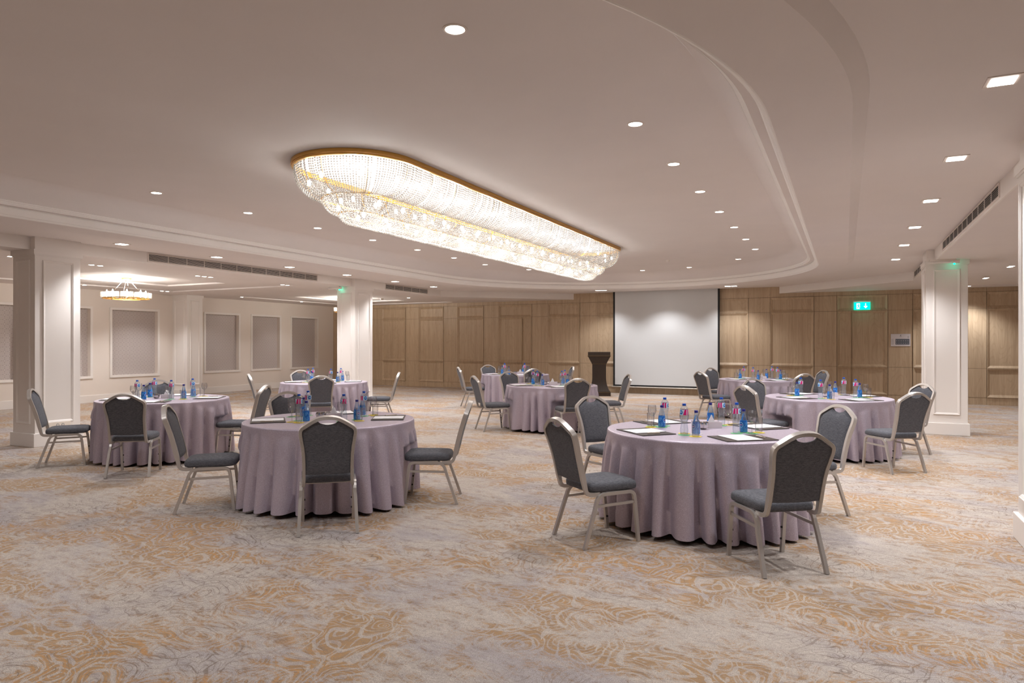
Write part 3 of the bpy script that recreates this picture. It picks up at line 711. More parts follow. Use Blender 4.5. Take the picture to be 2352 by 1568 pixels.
# exit sign
t = thing('exit_sign', 'green lit exit sign with running man and down arrow on wood wall', 'exit sign', (.388, 19.955, 2.43))
MB().box(-.20, .20, -.045, .0, .135, .165).obj('sign_mount', 'plastic', t, smooth=False)
MB().box(-.19, .19, -.028, -.012, -.06, .135).obj('sign_face', 'exit', t, smooth=False)
pic = MB()
def poly(pts, m=0, y=-.0295):
    n = len(pts); pic.add([(x, y, z) for x, z in pts]+[(x, y+.001, z) for x, z in pts], [tuple(range(n)), tuple(range(2*n-1, n-1, -1))]+[(i, (i+1) % n, n+(i+1) % n, n+i) for i in range(n)], m)
ZO = -.06
poly([(-.128, ZO+.022), (-.128, ZO+.168), (-.048, ZO+.168), (-.048, ZO+.022)])
man = lambda pts: poly([(x*1.12+.014, ZO+(z-ZO)*1.05-.006) for x, z in pts], 1, -.0308)
man([(-.080+.014*cos(a*pi/5), ZO+.140+.014*sin(a*pi/5)) for a in range(10)])
man([(-.104, ZO+.124), (-.074, ZO+.126), (-.066, ZO+.085), (-.090, ZO+.078)])
man([(-.090, ZO+.084), (-.069, ZO+.086), (-.056, ZO+.056), (-.052, ZO+.030), (-.068, ZO+.030), (-.072, ZO+.054)])
man([(-.092, ZO+.086), (-.076, ZO+.080), (-.096, ZO+.052), (-.122, ZO+.036), (-.126, ZO+.050), (-.104, ZO+.064)])
man([(-.080, ZO+.124), (-.058, ZO+.098), (-.044, ZO+.104), (-.048, ZO+.114), (-.060, ZO+.112), (-.074, ZO+.130)])
man([(-.104, ZO+.124), (-.122, ZO+.100), (-.116, ZO+.082), (-.106, ZO+.088), (-.108, ZO+.098), (-.09, ZO+.112)])
poly([(.075, ZO+.165), (.092, ZO+.165), (.092, ZO+.075), (.075, ZO+.075)])
poly([(.040, ZO+.09), (.0835, ZO+.035), (.127, ZO+.09), (.112, ZO+.098), (.0835, ZO+.062), (.055, ZO+.098)])
pic.obj('pictogram', ['exitw', 'exit'], t, smooth=False)
l = bpy.data.lights.new('lamp', 'POINT'); l.energy = .25; l.color = (.1, 1, .8); l.shadow_soft_size = .05
o = bpy.data.objects.new('lamp', l); C.objects.link(o); o.parent = t; o.location = (0, -.10, .03)
# evacuation plan
t = thing('evacuation_plan', 'white evacuation plan board with dark floor plan on the wood wall', 'wall sign', (1.262, 19.964, 1.58))
bevel(MB().box(-.218, .218, -.008, 0, -.157, .157).obj('board', 'signw', t, smooth=False), .003)
MB().box(-.115, .195, -.0095, -.0082, -.115, .03).obj('floor_plan', 'signd', t, smooth=False)
mb = MB()
for k in range(7): mb.box(-.205, -.205+.07*(.7+.3*((k*37) % 5)/5), -.0092, -.0082, -.115+k*.022, -.108+k*.022)
for k in range(3): mb.box(.15, .19, -.0092, -.0082, .055+k*.018, .062+k*.018)
for i in range(6): mb.box(-.10+i*.05, -.075+i*.05, -.0102, -.0094, -.03, -.005); mb.box(-.10+i*.05, -.075+i*.05, -.0102, -.0094, -.09, -.07)
mb.obj('print', 'signt', t, smooth=False)
mb = MB(); mb.add([(-.012, -.0095, .12), (.004, -.0095, .102), (.014, -.0095, .14), (.002, -.0095, .128)], [(0, 1, 2, 3)]); mb.box(-.022, .022, -.0095, -.0085, .086, .092)
mb.obj('emblem', 'blackfab', t, smooth=False)

# ------------------------------------------------------------------ projection screen and lectern
t = thing('projection_screen', 'large white projection screen with black border hanging on the wood wall', 'projection screen', (-4.73, 19.84, 0))
MB().box(-1.50, 1.50, -.001, .002, .262, ZS).obj('screen_fabric', 'screen', t, smooth=False)
mb = MB(); mb.box(-1.555, -1.50, -.002, .003, .215, ZS); mb.box(1.50, 1.555, -.002, .003, .215, ZS); mb.box(-1.50, 1.50, -.002, .003, .215, .262)
mb.obj('border', 'blackfab', t, smooth=False)
MB().sweep([(-1.60, 0, .198), (1.60, 0, .198)], [(.018*cos(k*pi/6), .018*sin(k*pi/6)) for k in range(12)]).obj('weight_bar', 'silver', t)

t = thing('lectern', 'dark wood lectern with flared foot standing left of the projection screen', 'lectern', (-6.35, 18.72, 0), R(19))
def stack(pr, name, mat='wenge', dy=0):
    mb = MB(); vs = []
    for hw, hd, z in pr: vs += [(-hw, -hd+dy, z), (hw, -hd+dy, z), (hw, hd+dy, z), (-hw, hd+dy, z)]
    fs = [(i*4+k, i*4+(k+1) % 4, (i+1)*4+(k+1) % 4, (i+1)*4+k) for i in range(len(pr)-1) for k in range(4)]+[(3, 2, 1, 0), tuple(len(pr)*4-4+k for k in range(4))]
    return mb.add(vs, fs).obj(name, mat, t, smooth=False)
stack([(.325, .23, 0), (.325, .23, .10), (.315, .22, .108), (.315, .22, .12)], 'base')
cp = []
for k in range(13):
    z = .12+.78*k/12; f = max(0, 1-(z-.12)/.42); cp.append((.195+.11*f**2.2, .15+.06*f**2.2, z))
stack(cp, 'column')
stack([(.205, .16, .90), (.205, .16, .92), (.21, .165, .925), (.30, .23, 1.10), (.32, .245, 1.125), (.325, .25, 1.14)], 'neck')
stack([(.315, .24, 1.14), (.315, .24, 1.25)], 'reading_desk')
M['bronze'] = simple('bronze strip', (120, 96, 64), .4, .6)
stack([(.330, .255, 1.134), (.330, .255, 1.144)], 'trim_strip', 'bronze'); stack([(.212, .167, .905), (.212, .167, .913)], 'trim_strip', 'bronze'); stack([(.330, .235, .100), (.330, .235, .108)], 'trim_strip', 'bronze')
mb = MB()
for k in range(9):
    x = -.16+.04*k
    mb.sweep([(x*(.195+.11*max(0, 1-(z-.12)/.42)**2.2)/.195, -(.15+.06*max(0, 1-(z-.12)/.42)**2.2)-.003, z) for z in [.13+.76*q/10 for q in range(11)]], [(-.004, -.006), (-.004, .006), (.004, .006), (.004, -.006)], side=(0, 1, 0))
mb.obj('fluting', 'wenge', t, smooth=False)

# ------------------------------------------------------------------ banquet chair
def arc(p0, c, p1, n=6):
    """quadratic bend from p0 to p1 with control c"""
    return [tuple((1-u)**2*a+2*u*(1-u)*b+u*u*d for a, b, d in zip(p0, c, p1)) for u in [k/n for k in range(n+1)]]
def make_chair(label, group):
    t = thing('banquet_chair', label, 'chair', (0, 0, 0), 0, group)
    q = .0125; sq = [(-q, -q), (q, -q), (q, q), (-q, q)]
    for s in (-1, 1):
        x = .207*s
        fp = [(x, .243, .0), (x*1.0, .212, .30)]+arc((x, .205, .345), (x, .198, .386), (x, .145, .386))
        lg = MB().sweep(fp, sq, side=(1, 0, 0)).obj('leg', 'metal', t, smooth=False)
        m_ = MB()
        for z in (.10, .185):
            yy = .243-.031*z/.30; m_.sweep([(x-s*.0125, yy, z), (x-s*.020, yy, z)], [(.008*cos(k*pi/4), .008*sin(k*pi/4)) for k in range(8)], side=(0, 0, 1))
        m_.obj('bumper', 'black', lg)
        rp = [(.222*s, -.247, .0), (.212*s, -.152, .27)]+arc((x, -.138, .312), (x, -.12, .384), (x, -.055, .385))
        lg = MB().sweep(rp, sq, side=(1, 0, 0)).obj('leg', 'metal', t, smooth=False)
        MB().sweep([(x, .146, .386), (x, -.056, .385)], sq, side=(1, 0, 0)).obj('side_rail', 'metal', t, smooth=False)
        MB().sweep([(x, .206, .305), (x, -.136, .300)], [(-.007, -.010), (.007, -.010), (.007, .010), (-.007, .010)], side=(1, 0, 0)).obj('stretcher', 'metal', t, smooth=False)
    mb = MB()
    for yy in (.13, -.07): mb.sweep([(-.20, yy, .384), (.20, yy, .384)], [(-.009, -.009), (.009, -.009), (.009, .009), (-.009, .009)])
    mb.obj('cross_rail', 'metal', t, smooth=False)
    # back frame
    lean = lambda z: -.215-(z-.42)*.285+.012*sin(pi*(z-.42)/.52)
    half = [(.183, .43), (.181, .50), (.1815, .575), (.1835, .64), (.189, .70), (.198, .755), (.2045, .80), (.2045, .822), (.200, .840), (.189, .854), (.168, .868), (.147, .882), (.115, .902), (.084, .918), (.055, .927), (.028, .931), (0, .9325)]
    side_ = lambda s: [(s*.187, -.10, .386), (s*.187, -.15, .384)]+arc((s*.187, -.165, .385), (s*.186, -.208, .386), (s*.1835, -.215, .425), 5)
    L_ = side_(-1)+[(-a, lean(z), z) for a, z in half[1:]]
    R_ = [(a, lean(z), z) for a, z in half[1:-1]][::-1]+side_(1)[::-1]
    path = L_+R_
    # ribbed tube: grooves on the rear face; a = out of the back's plane, b = in its plane
    W2, D2 = .0125, .019
    prof = [(D2, -W2), (D2, W2), (-D2, W2)]+[(-D2+(.0025 if k % 2 else 0), W2-(k+.5)*2*W2/8) for k in range(8)]+[(-D2, -W2)]
    vs = []; n = len(path); k_ = len(prof)
    for i, p in enumerate(path):
        a = path[max(i-1, 0)]; b = path[min(i+1, n-1)]
        tx = [b[j]-a[j] for j in range(3)]; L = math.sqrt(sum(v*v for v in tx)); tx = [v/L for v in tx]
        # in-plane side vector: tangent rotated within the local sheet whose normal is nearly +y (or +z at the foot)
        if abs(tx[0]) < .02 and abs(tx[1]) > .6 and p[2] < .42: nr = (0, .0, 1.)
        elif p[2] < .43: f = min(1, (p[2]-.384)/.045); nr = (0, f, 1-f)
        else: nr = (0, .96, .27)
        dt = sum(nr[j]*tx[j] for j in range(3)); sv = [nr[j]-dt*tx[j] for j in range(3)]; L = math.sqrt(sum(v*v for v in sv)); sv = [v/L for v in sv]
        w = (tx[1]*sv[2]-tx[2]*sv[1], tx[2]*sv[0]-tx[0]*sv[2], tx[0]*sv[1]-tx[1]*sv[0])
        dd = 1 if p[2] > .43 else .75
        for pa, pb in prof: vs.append(tuple(p[j]+sv[j]*pa*dd+w[j]*pb for j in range(3)))
    fs = [(i*k_+c, i*k_+(c+1) % k_, (i+1)*k_+(c+1) % k_, (i+1)*k_+c) for i in range(n-1) for c in range(k_)]+[tuple(range(k_-1, -1, -1)), tuple(range((n-1)*k_, n*k_))]
    fix_normals(MB().add(vs, fs).obj('back_frame', 'metal', t, angle=28))
    # backrest panel
    def hw(z):
        z = min(z, .80)
        for (a, z0), (b, z1) in zip(half[:-1], half[1:]):
            if z0 <= z <= z1: return a+(b-a)*(z-z0)/(z1-z0)-.0115
        return half[0][0]-.0115
    def frz(x):
        x = abs(x)
        for (a, z0), (b, z1) in zip(half[7:-1], half[8:]):
            if b <= x <= a: return z0+(z1-z0)*(a-x)/(a-b)
        return half[7][1]
    NU, NV = 26, 18; zb = .478; front = []; back = []
    for j in range(NV+1):
        for i in range(NU+1):
            u = -1+2*i/NU; u = sin(u*pi/2)*.55+u*.45
            xt = u*.193; zt = frz(min(abs(xt)+.004, .2))-.016
            if abs(xt) < .062: zt = min(zt, .888-.014*cos(pi/2*xt/.062))
            bot = zb-.006*cos(u*pi/2)
            z = bot+(j/NV)*(zt-bot); x = u*hw(z)
            if z > .80: x = u*(hw(.80))
            e = min(1, (1-abs(u))*5)*min(1, j/NV*7)*min(1, (1-j/NV)*7)
            e = math.sqrt(max(e, 0)); y = lean(z)
            front.append((x, y+.004+.022*e*(.7+.3*cos(u*pi/2)), z)); back.append((x, y-.010-.006*e, z))
    n1 = (NU+1)*(NV+1); idx = lambda i, j: j*(NU+1)+i
    fs = []
    for j in range(NV):
        for i in range(NU):
            fs.append((idx(i, j), idx(i, j+1), idx(i+1, j+1), idx(i+1, j))); fs.append((n1+idx(i, j), n1+idx(i+1, j), n1+idx(i+1, j+1), n1+idx(i, j+1)))
    rim = [idx(i, 0) for i in range(NU)]+[idx(NU, j) for j in range(NV)]+[idx(NU-i, NV) for i in range(NU)]+[idx(0, NV-j) for j in range(NV)]
    for a, b in zip(rim, rim[1:]+rim[:1]): fs.append((a, b, n1+b, n1+a))
    fix_normals(MB().add(front+back, fs).obj('backrest', 'seat', t, angle=50))
    # seat cushion
    def outline(ins, n=52):
        P = []
        for k in range(n):
            a = 2*pi*k/n; ca, sa = cos(a), sin(a); e = 2/6.5
            x = abs(ca)**e*(1 if ca > 0 else -1); y = abs(sa)**e*(1 if sa > 0 else -1)
            wd = .208+.010*y; P.append((x*(wd-ins), .035+y*(.218-ins)+(.008*(1-x*x) if y > .5 else 0)))
        return P
    lev = [(.012, .399), (.003, .404), (0, .415), (0, .435), (.005, .450), (.018, .461), (.045, .4675), (.10, .471), (.16, .472)]
    vs = []; n = 52
    for ins, z in lev: vs += [(x, y, z) for x, y in outline(ins)]
    fs = [(i*n+k, i*n+(k+1) % n, (i+1)*n+(k+1) % n, (i+1)*n+k) for i in range(len(lev)-1) for k in range(n)]+[tuple(range(n-1, -1, -1)), tuple(range((len(lev)-1)*n, len(lev)*n))]
    MB().add(vs, fs).obj('seat', 'seat', t, angle=60)
    return t

TAB = dict(T1=(-8.18, 6.17, 'leftmost table'), T2=(-4.50, 5.20, 'nearest left-hand table'), T3=(-8.96, 10.18, 'table before the middle column'), T4=(-7.10, 14.73, 'farthest table by the wood wall'),
           T5=(-4.68, 11.20, 'table in front of the lectern'), T6=(-1.58, 14.85, 'table right of the projection screen'), T7=(-.22, 10.33, 'table by the right-hand column'), T8=(-1.10, 5.97, 'nearest right-hand table'))
CH = {'1a': (-8.707, 5.196, 318.9), '1b': (-7.350, 5.165, 37.6), '1c': (-9.119, 6.72, 225), '1d': (-7.25, 6.60, 114.7), '2a': (-5.249, 4.414, 311.6), '2b': (-3.793, 4.356, 40.9), '2c': (-3.569, 5.590, 115.8), '2d': (-5.458, 5.748, 239.4),
      '3a': (-9.560, 9.372, 323.4), '3b': (-8.325, 9.346, 45.3), '3c': (-8.06, 10.74, 121), '3d': (-9.921, 10.718, 241.5), '4a': (-7.889, 14.070, 311.3), '4b': (-8.014, 15.389, 235.5), '4c': (-6.363, 13.849, 46.0), '4d': (-6.219, 15.286, 122.2),
      '5a': (-5.49, 10.50, 318), '5b': (-5.696, 11.921, 237.3), '5c': (-4.02, 10.44, 39.6), '5d': (-3.791, 11.747, 121.6), '6a': (-2.347, 14.027, 317.0), '6b': (-2.45, 15.65, 237), '6c': (-.878, 13.907, 38.4), '6d': (-.70, 15.33, 122),
      '7a': (-.97, 9.70, 318), '7b': (-1.056, 11.106, 227.5), '7c': (.508, 9.259, 37.3), '7d': (.70, 10.76, 128.6), '8a': (-1.726, 5.018, 322.4), '8b': (-2.130, 6.681, 237.3), '8c': (-.432, 4.954, 36.5), '8d': (-.306, 6.614, 132.5)}
SIDE = dict(a='near left', b='near right', c='far right', d='far left')
chair0 = None
for k, (x, y, r) in CH.items():
    tx, ty, tp = TAB['T'+k[0]]; an = math.degrees(atan2(y-ty, x-tx)) % 360
    side = 'near left' if 190 < an < 265 else 'near right' if an >= 265 else 'far left' if an > 95 else 'far right'
    lb = 'grey banquet chair at the %s side of the %s' % (side, tp); gp = 'banquet chairs at the '+tp
    if chair0 is None: chair0 = make_chair(lb, gp); chair0.location = (x, y, 0); chair0.rotation_euler = (0, 0, R(r))
    else: dup(chair0, (x, y, 0), R(r), lb, gp)

# ------------------------------------------------------------------ tables and cloths
def make_table(x, y, label):
    t = thing('round_table', label, 'table', (x, y, 0), 0, 'round banquet tables')
    MB().lathe([(.78, .728), (.785, .734), (.785, .752), (.78, .758)], 64).obj('tabletop', 'wenge', t)
    for k in range(4):
        a = pi/4+k*pi/2; MB().tube([(.5*cos(a), .5*sin(a), 0), (.45*cos(a), .45*sin(a), .73)], .014, 8).obj('leg', 'black', t)
def make_cloth(key, x, y, label):
    rnd = random.Random(hash(key) % 1000 if False else sum(map(ord, key))*7)
    N = 288; NP = rnd.randint(27, 30)
    # irregular pleats
    cuts = [2*pi*(k+rnd.uniform(-.28, .28))/NP for k in range(NP)]; cuts.sort(); amp = [rnd.uniform(.7, 1.25) for _ in range(NP)]; drop = [rnd.uniform(.0, .14) for _ in range(NP)]
    def fold(a):
        for k in range(NP):
            a0 = cuts[k]; a1 = cuts[(k+1) % NP]+(2*pi if k == NP-1 else 0)
            b = a if a >= a0 else a+2*pi
            if a0 <= b < a1:
                f = (b-a0)/(a1-a0); c_ = (cos(2*pi*(f-.5)+.5*sin(2*pi*f))+1)/2
                am = amp[k]*(1-f)+amp[(k+1) % NP]*f; dr = drop[k]*(1-f)+drop[(k+1) % NP]*f
                return c_, am, dr
        return 0, 1, 0
    chairs = [CH[k] for k in CH if 'T'+k[0] == key]
    ztop = .762; vs = [(0, 0, ztop)]; rings = [.2, .4, .6, .74, .785, .797]
    levels = [(.8025, .7595), (.8055, .752), (.807, .74)]+[None]*26
    for r in rings: vs += [(r*cos(2*pi*k/N), r*sin(2*pi*k/N), ztop if r < .79 else ztop-.0008) for k in range(N)]
    rows = len(rings)+len(levels)
    ph = rnd.uniform(0, 6)
    for li, lv in enumerate(levels):
        for k in range(N):
            a = 2*pi*k/N
            if lv: r, z = lv
            else:
                f = (li-2)/26; c_, am, dr = fold(a+.05*sin(2*a+ph)*f)
                hem = .030+.010*sin(3*a+ph)+.014*(1-c_)
                z = .74-f*(.74-hem); g = max(0, (f-dr)/(1-dr)); g = g**.5
                r = .807+f*.022+am*g*(.112*c_**.8-.055)
                for (px, py, pr) in (chairs*3 if z < .54 else []):   # the chairs press the cloth in
                        wx, wy = x+r*cos(a), y+r*sin(a)
                        th = R(pr); lx = (wx-px)*cos(th)+(wy-py)*sin(th); ly = -(wx-px)*sin(th)+(wy-py)*cos(th)
                        lim = .276-max(0, abs(lx)-.232)*1.4
                        if abs(lx) < .36 and ly < lim:
                            s_ = min(1, (.54-z)/.05); r -= (lim-ly)*.98*s_
            vs.append((r*cos(a), r*sin(a), z))
    fs = [(0, 1+k, 1+(k+1) % N) for k in range(N)]
    for i in range(rows-1):
        b = 1+i*N; fs += [(b+k, b+N+k, b+N+(k+1) % N, b+(k+1) % N) for k in range(N)]
    o = MB().add(vs, fs).obj('tablecloth', 'cloth', angle=80); o.location = (x, y, 0)
    tag(o, label, 'tablecloth', 'lilac tablecloths')
for k, (x, y, tp) in TAB.items():
    make_table(x, y, 'round banquet table hidden under the lilac cloth, '+tp)
    make_cloth(k, x, y, 'lilac pleated floor-length tablecloth draped over the '+tp)

# ------------------------------------------------------------------ tableware prototypes (first instances become the copies' source)
def P_bottle():
    t = thing('water_bottle', '', 'water bottle')
    pr = [(.026, 0), (.031, .004), (.032, .012), (.030, .022), (.032, .032), (.031, .052), (.0262, .080), (.0245, .095), (.0262, .112), (.0315, .14), (.032, .155), (.032, .205), (.0295, .215), (.022, .226), (.0135, .233), (.0125, .238)]
    MB().lathe(pr, 20, cap0=True, cap1=False).obj('body', 'pet', t)
    MB().lathe([(.0323, .160), (.0326, .161), (.0326, .203), (.0323, .204)], 24, cap0=False, cap1=False).obj('label_band', 'label', t, label='pink, white and blue label')
    MB().lathe([(.0145, .2335), (.015, .2345), (.015, .249), (.0138, .251)], 18).obj('cap', 'bluecap', t, label='blue screw cap')
    return t
def P_glassbottle():
    t = thing('glass_bottle', '', 'bottle')
    pr = [(.028, 0), (.031, .003), (.0315, .01), (.0315, .07), (.029, .09), (.0235, .115), (.0175, .14), (.0145, .16), (.0135, .175)]
    MB().lathe(pr, 20, cap0=True, cap1=False).obj('body', 'blueglass', t)
    MB().lathe([(.0313, .004), (.0319, .01), (.0319, .07), (.0294, .091), (.0272, .1)], 24, cap0=False, cap1=False).obj('label_band', 'bluelabel', t, label='printed blue label')
    mb = MB(); pts = []
    for side in (-1, 1):
        vs = []
        for k in range(9):
            z = .095+.06*k/8; rr = .0283-(.0283-.0152)*((z-.095)/.06)**.85+.0006
            for da in (-.32, .0, .32): a = (pi/2)*side+da*(1-.5*k/8)+.4*k/8; vs.append((rr*cos(a), rr*sin(a), z))
        mb.add(vs, [(i*3+j, i*3+j+1, i*3+j+4, i*3+j+3) for i in range(8) for j in range(2)])
    mb.obj('neck_print', 'bluelabel', t, label='curved blue stripe up the neck')
    MB().lathe([(.0145, .172), (.015, .174), (.015, .189), (.0138, .191)], 18).obj('cap', 'navycap', t, label='navy blue cap')
    return t
def P_goblet():
    pr = [(.033, .0), (.033, .002), (.012, .006), (.0045, .012), (.004, .07), (.006, .08), (.02, .092), (.034, .115), (.0385, .140), (.036, .165), (.0325, .185), (.0315, .185), (.035, .165), (.037, .140), (.033, .117), (.019, .095), (.001, .086)]
    return MB().lathe(pr, 24, cap1=False).obj('stemmed_glass', 'glass', angle=60)
def P_tumbler():
    pr = [(.026, 0), (.028, .002), (.0325, .125), (.0315, .125), (.0270, .012), (.001, .011)]
    return MB().lathe(pr, 24, cap1=False).obj('tumbler_glass', 'glass', angle=60)
def P_coaster(col):
    n = 48; pts = [((.048+.0028*cos(12*2*pi*k/n))*cos(2*pi*k/n), (.048+.0028*cos(12*2*pi*k/n))*sin(2*pi*k/n)) for k in range(n)]
    return MB().prism(pts, 0, .0012).obj('paper_coaster', 'c_'+col, smooth=False)
def P_pad(w, d):
    mb = MB(); NX, NY = 14, 8; top = []; bot = []
    for j in range(NY+1):
        for i in range(NX+1):
            x = -w/2+w*i/NX; y = -d/2+d*j/NY; lift = .0012*(abs(2*x/w)**3)
            top.append((x, y, .005+lift)); bot.append((x, y, .0+lift*.9))
    n1 = len(top); idx = lambda i, j: j*(NX+1)+i; fs = []
    for j in range(NY):
        for i in range(NX): fs += [(idx(i, j), idx(i+1, j), idx(i+1, j+1), idx(i, j+1)), (n1+idx(i, j), n1+idx(i, j+1), n1+idx(i+1, j+1), n1+idx(i+1, j))]
    rim = [idx(i, 0) for i in range(NX)]+[idx(NX, j) for j in range(NY)]+[idx(NX-i, NY) for i in range(NX)]+[idx(0, NY-j) for j in range(NY)]
    for a, b in zip(rim, rim[1:]+rim[:1]): fs.append((b, a, n1+a, n1+b))
    return MB().add(top+bot, fs).obj('desk_pad', 'leather', angle=40)
def P_paper(w, d): return MB().box(-w/2, w/2, -d/2, d/2, 0, .003).obj('notepad', 'paper', smooth=False)
def P_pen():
    t = thing('pen', '', 'pen')
    MB().sweep([(-.06, 0, .005), (.052, 0, .005)], [(.0046*cos(k*pi/5), .0046*sin(k*pi/5)) for k in range(10)]).obj('barrel', 'pen', t)
    MB().lathe([(.0046, 0), (.001, .012)], 8).obj('tip', 'steel', t).matrix_local = __import__('mathutils').Matrix.Translation((.052, 0, .005)) @ __import__('mathutils').Matrix.Rotation(pi/2, 4, 'Y')
    MB().box(-.058, -.02, -.0012, .0012, .0095, .0108).obj('clip', 'steel', t, smooth=False)
    return t
def P_bowl():
    pr = [(.018, 0), (.03, .004), (.044, .020), (.048, .040), (.046, .060), (.0445, .060), (.0465, .040), (.042, .022), (.028, .007), (.001, .005)]
    return MB().lathe(pr, 28, cap1=False).obj('steel_bowl', 'steel', angle=60)
def P_mints():
    mb = MB(); rr = random.Random(3)
    for k in range(16):
        a = rr.uniform(0, 6.28); r = rr.uniform(0, .028); mb.sphere((r*cos(a), r*sin(a), .026+rr.uniform(0, .012)), .0085, 8, 5, .7)
    return mb.obj('mints', 'candy')
def P_holder():
    mb = MB(); w, d, h, th = .075, .035, .052, .003
    mb.box(-w, w, -d, d, 0, th); mb.box(-w, w, -d, -d+th, th, h); mb.box(-w, w, d-th, d, th, h); mb.box(-w, -w+th, -d+th, d-th, th, h); mb.box(w-th, w, -d+th, d-th, th, h)
    return mb.obj('napkin_holder', 'boxw', smooth=False)
def P_napkin():
    mb = MB()
    for k in range(5):
        y = -.012+.006*k; a = .001
        mb.add([(-.055, y-a, .004), (.055, y-a, .004), (.003*k, y-a, .115-.002*k), (-.055, y+a, .004), (.055, y+a, .004), (.003*k, y+a, .115-.002*k)], [(0, 1, 2), (5, 4, 3), (0, 3, 4, 1), (1, 4, 5, 2), (2, 5, 3, 0)])
    return mb.obj('paper_napkins', 'paper', smooth=False)
protos = {}
def put(kind, maker, x, y, z, rz, label, cat, group, *a):
    key = (kind,)+a
    if key not in protos:
        o = maker(*a); protos[key] = o; o.location = (x, y, z); o.rotation_euler = (0, 0, rz); tag(o, label, cat, group); return o
    o = dup(protos[key], (x, y, z), rz, label, group); return o

ZC = .7628
SE = ['near left', 'near right', 'far right', 'far left']
# pad centre / direction per place, then items of the cluster at its right: big bottle, glass bottle, goblet, tumbler
LAY_R = dict(pads=[(-.392, -.383, 226), (.387, -.434, 308), (.45, .45, 45), (-.50, .42, 138)],
             items=[[(-.065, -.424), (.011, -.328), (-.083, -.335), (.035, -.475)],
                    [(.301, -.142), (.346, -.04), (.410, -.075), (.455, -.015)],
                    [(.102, .354), (-.01, .45), (.150, .43), (.20, .53)],
                    [(-.350, .116), (-.351, .009), (-.446, .040), (-.436, -.040)]], bowl=(.0, .03), holder=(.055, .165, 27))
LAY_7 = dict(pads=[(-.37, -.37, 226), (.40, -.40, 306), (.50, .48, 45), (-.48, .52, 138)],
             items=[[(-.078, -.366), (.034, -.37), (-.03, -.25), (.06, -.44)],
                    [(.344, .018), (.396, .12), (.464, .077), (.503, .14)],
                    [(.20, .45), (.09, .47), (.02, .54), (.14, .55)],
                    [(-.347, .122), (-.388, .02), (-.452, .117), (-.481, .04)]], bowl=(-.025, .022), holder=(.045, .16, 27))
LAY_L = dict(pads=[(-.455, -.385, 226), (.40, -.50, 310), (.45, .33, 32), (-.30, .50, 138)],
             items=[[(-.183, -.232), (-.076, -.249), (-.154, -.354), (-.052, -.371)],
                    [(.201, -.045), (.265, .07), (.235, -.12), (.354, -.005)],
                    [(.121, .360), (.04, .44), (.13, .50), (.20, .44)],
                    [(-.437, .167), (-.40, .06), (-.49, -.01), (-.50, .10)]], bowl=(-.107, -.016), holder=(.0, .06, 30))
def jit(L, seed, a=.02):
    r = random.Random(seed); j = lambda p: (p[0]+r.uniform(-a, a), p[1]+r.uniform(-a, a))+tuple(p[2:])
    return dict(pads=[j(p)[:2]+(p[2]+r.uniform(-4, 4),) for p in L['pads']], items=[[j(p) for p in c] for c in L['items']], bowl=j(L['bowl']), holder=j(L['holder']))
LAYS = dict(T8=LAY_R, T7=LAY_7, T2=LAY_L, T1=jit(LAY_L, 4), T3=jit(LAY_L, 5), T5=jit(LAY_L, 6, .015), T4=jit(LAY_R, 7), T6=jit(LAY_7, 8))
rc = random.Random(11)
for L in LAYS.values():      # keep glasses and bottles a finger apart
    P = [[p[0], p[1]] for c in L['items'] for p in c]; fx = [L['bowl'][:2], L['holder'][:2]]
    for _ in range(60):
        for i in range(16):
            for j in range(i):
                dx, dy = P[i][0]-P[j][0], P[i][1]-P[j][1]; d = hypot(dx, dy) or .001
                if d < .082: q = (.083-d)/2/d; P[i][0] += dx*q; P[i][1] += dy*q; P[j][0] -= dx*q; P[j][1] -= dy*q
            for f, m_ in zip(fx, (.10, .125)):
                dx, dy = P[i][0]-f[0], P[i][1]-f[1]; d = hypot(dx, dy)
                if d < m_: P[i][0] += dx/d*(m_-d); P[i][1] += dy/d*(m_-d)
    L['items'] = [[tuple(P[4*c+k]) for k in range(4)] for c in range(4)]
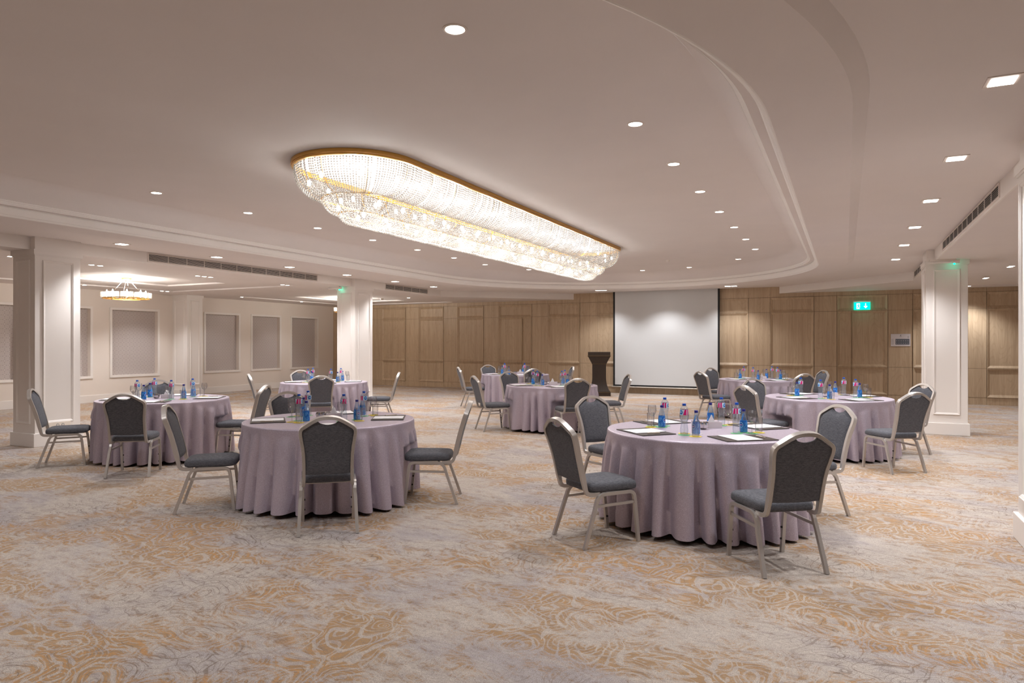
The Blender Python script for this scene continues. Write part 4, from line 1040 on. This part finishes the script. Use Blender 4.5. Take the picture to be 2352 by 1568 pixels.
for key, (tx, ty, tp) in TAB.items():
    L = LAYS[key]; left = False
    for i in range(4):
        sd = SE[i]; at = 'at %s place, %s' % (sd, tp)
        px, py, pa = L['pads'][i]; rz = R(pa)+pi/2; rr = hypot(px, py)
        if rr > .575: px, py = px*.575/rr, py*.575/rr
        pw, pd = (.43, .31) if not left else (.40, .29)
        put('pad', P_pad, tx+px, ty+py, ZC, rz, 'dark leather desk pad %s' % at, 'desk pad', 'leather desk pads', pw, pd)
        nw, nd = (.215, .285) if not left else (.33, .22)
        ox = -.02 if not left else 0
        oy = 0 if not left else .02
        nx, ny = tx+px+ox*cos(rz)-oy*sin(rz), ty+py+ox*sin(rz)+oy*cos(rz)
        put('paper', P_paper, nx, ny, ZC+.0068, rz+R(rc.uniform(-2, 2)), 'white notepad on desk pad %s' % at, 'notepad', 'white notepads', nw, nd)
        if not left: lx, ly, pr_, pz = .150, -.01, pi/2+R(rc.uniform(-15, 15)), .0070
        else: lx, ly, pr_, pz = .04, -.117, R(rc.uniform(-6, 6)), .0065
        put('pen', P_pen, tx+px+lx*cos(rz)-ly*sin(rz), ty+py+lx*sin(rz)+ly*cos(rz), ZC+pz, rz+pr_, 'slim beige pen %s' % at, 'pen', 'pens on the desk pads')
        cs = L['items'][i]; cols = ['green', 'paperw', 'yellow', 'yellow'] if i % 2 == 0 else ['green', 'green', 'green', 'yellow']
        for (k, mk, cat, desc, gp), (ix, iy), col in zip((('bottle', P_bottle, 'water bottle', 'clear water bottle with pink label', 'plastic water bottles'), ('gbottle', P_glassbottle, 'bottle', 'small blue-printed glass bottle', 'small glass bottles'),
                                               ('goblet', P_goblet, 'wine glass', 'clear stemmed goblet', 'stemmed goblets'), ('tumbler', P_tumbler, 'glass', 'straight clear tumbler', 'tumblers')), cs, cols):
            put('coaster', P_coaster, tx+ix, ty+iy, ZC-.0002+(.0006 if col == 'yellow' else 0), rc.uniform(0, 6), '%s paper coaster under %s %s' % ({'green': 'green', 'paperw': 'white', 'yellow': 'yellow'}[col], {'bottle': 'water bottle', 'gbottle': 'glass bottle', 'goblet': 'goblet', 'tumbler': 'tumbler'}[k], at), 'coaster', 'paper coasters', col)
            put(k, mk, tx+ix, ty+iy, ZC+.0016, rc.uniform(-.7, .7)-pi/2+R(26)-0*i, desc+' '+at, cat, gp)
    bx_, by_ = L['bowl']; put('bowl', P_bowl, tx+bx_, ty+by_, ZC, 0, 'small polished steel bowl in the middle of the '+tp, 'bowl', 'steel bowls')
    o = put('mints', P_mints, tx+bx_, ty+by_, ZC, rc.uniform(0, 3), 'white mints in the steel bowl on the '+tp, 'mints', 'mints in bowls'); o['kind'] = 'stuff'
    hx, hy, hr = L['holder']; put('holder', P_holder, tx+hx, ty+hy, ZC, R(hr), 'white napkin holder box in the middle of the '+tp, 'napkin holder', 'napkin holders')
    put('napkin', P_napkin, tx+hx-.012*cos(R(hr)), ty+hy-.012*sin(R(hr)), ZC+.0005, R(hr), 'folded white napkins standing in the holder on the '+tp, 'napkin', 'folded napkins')
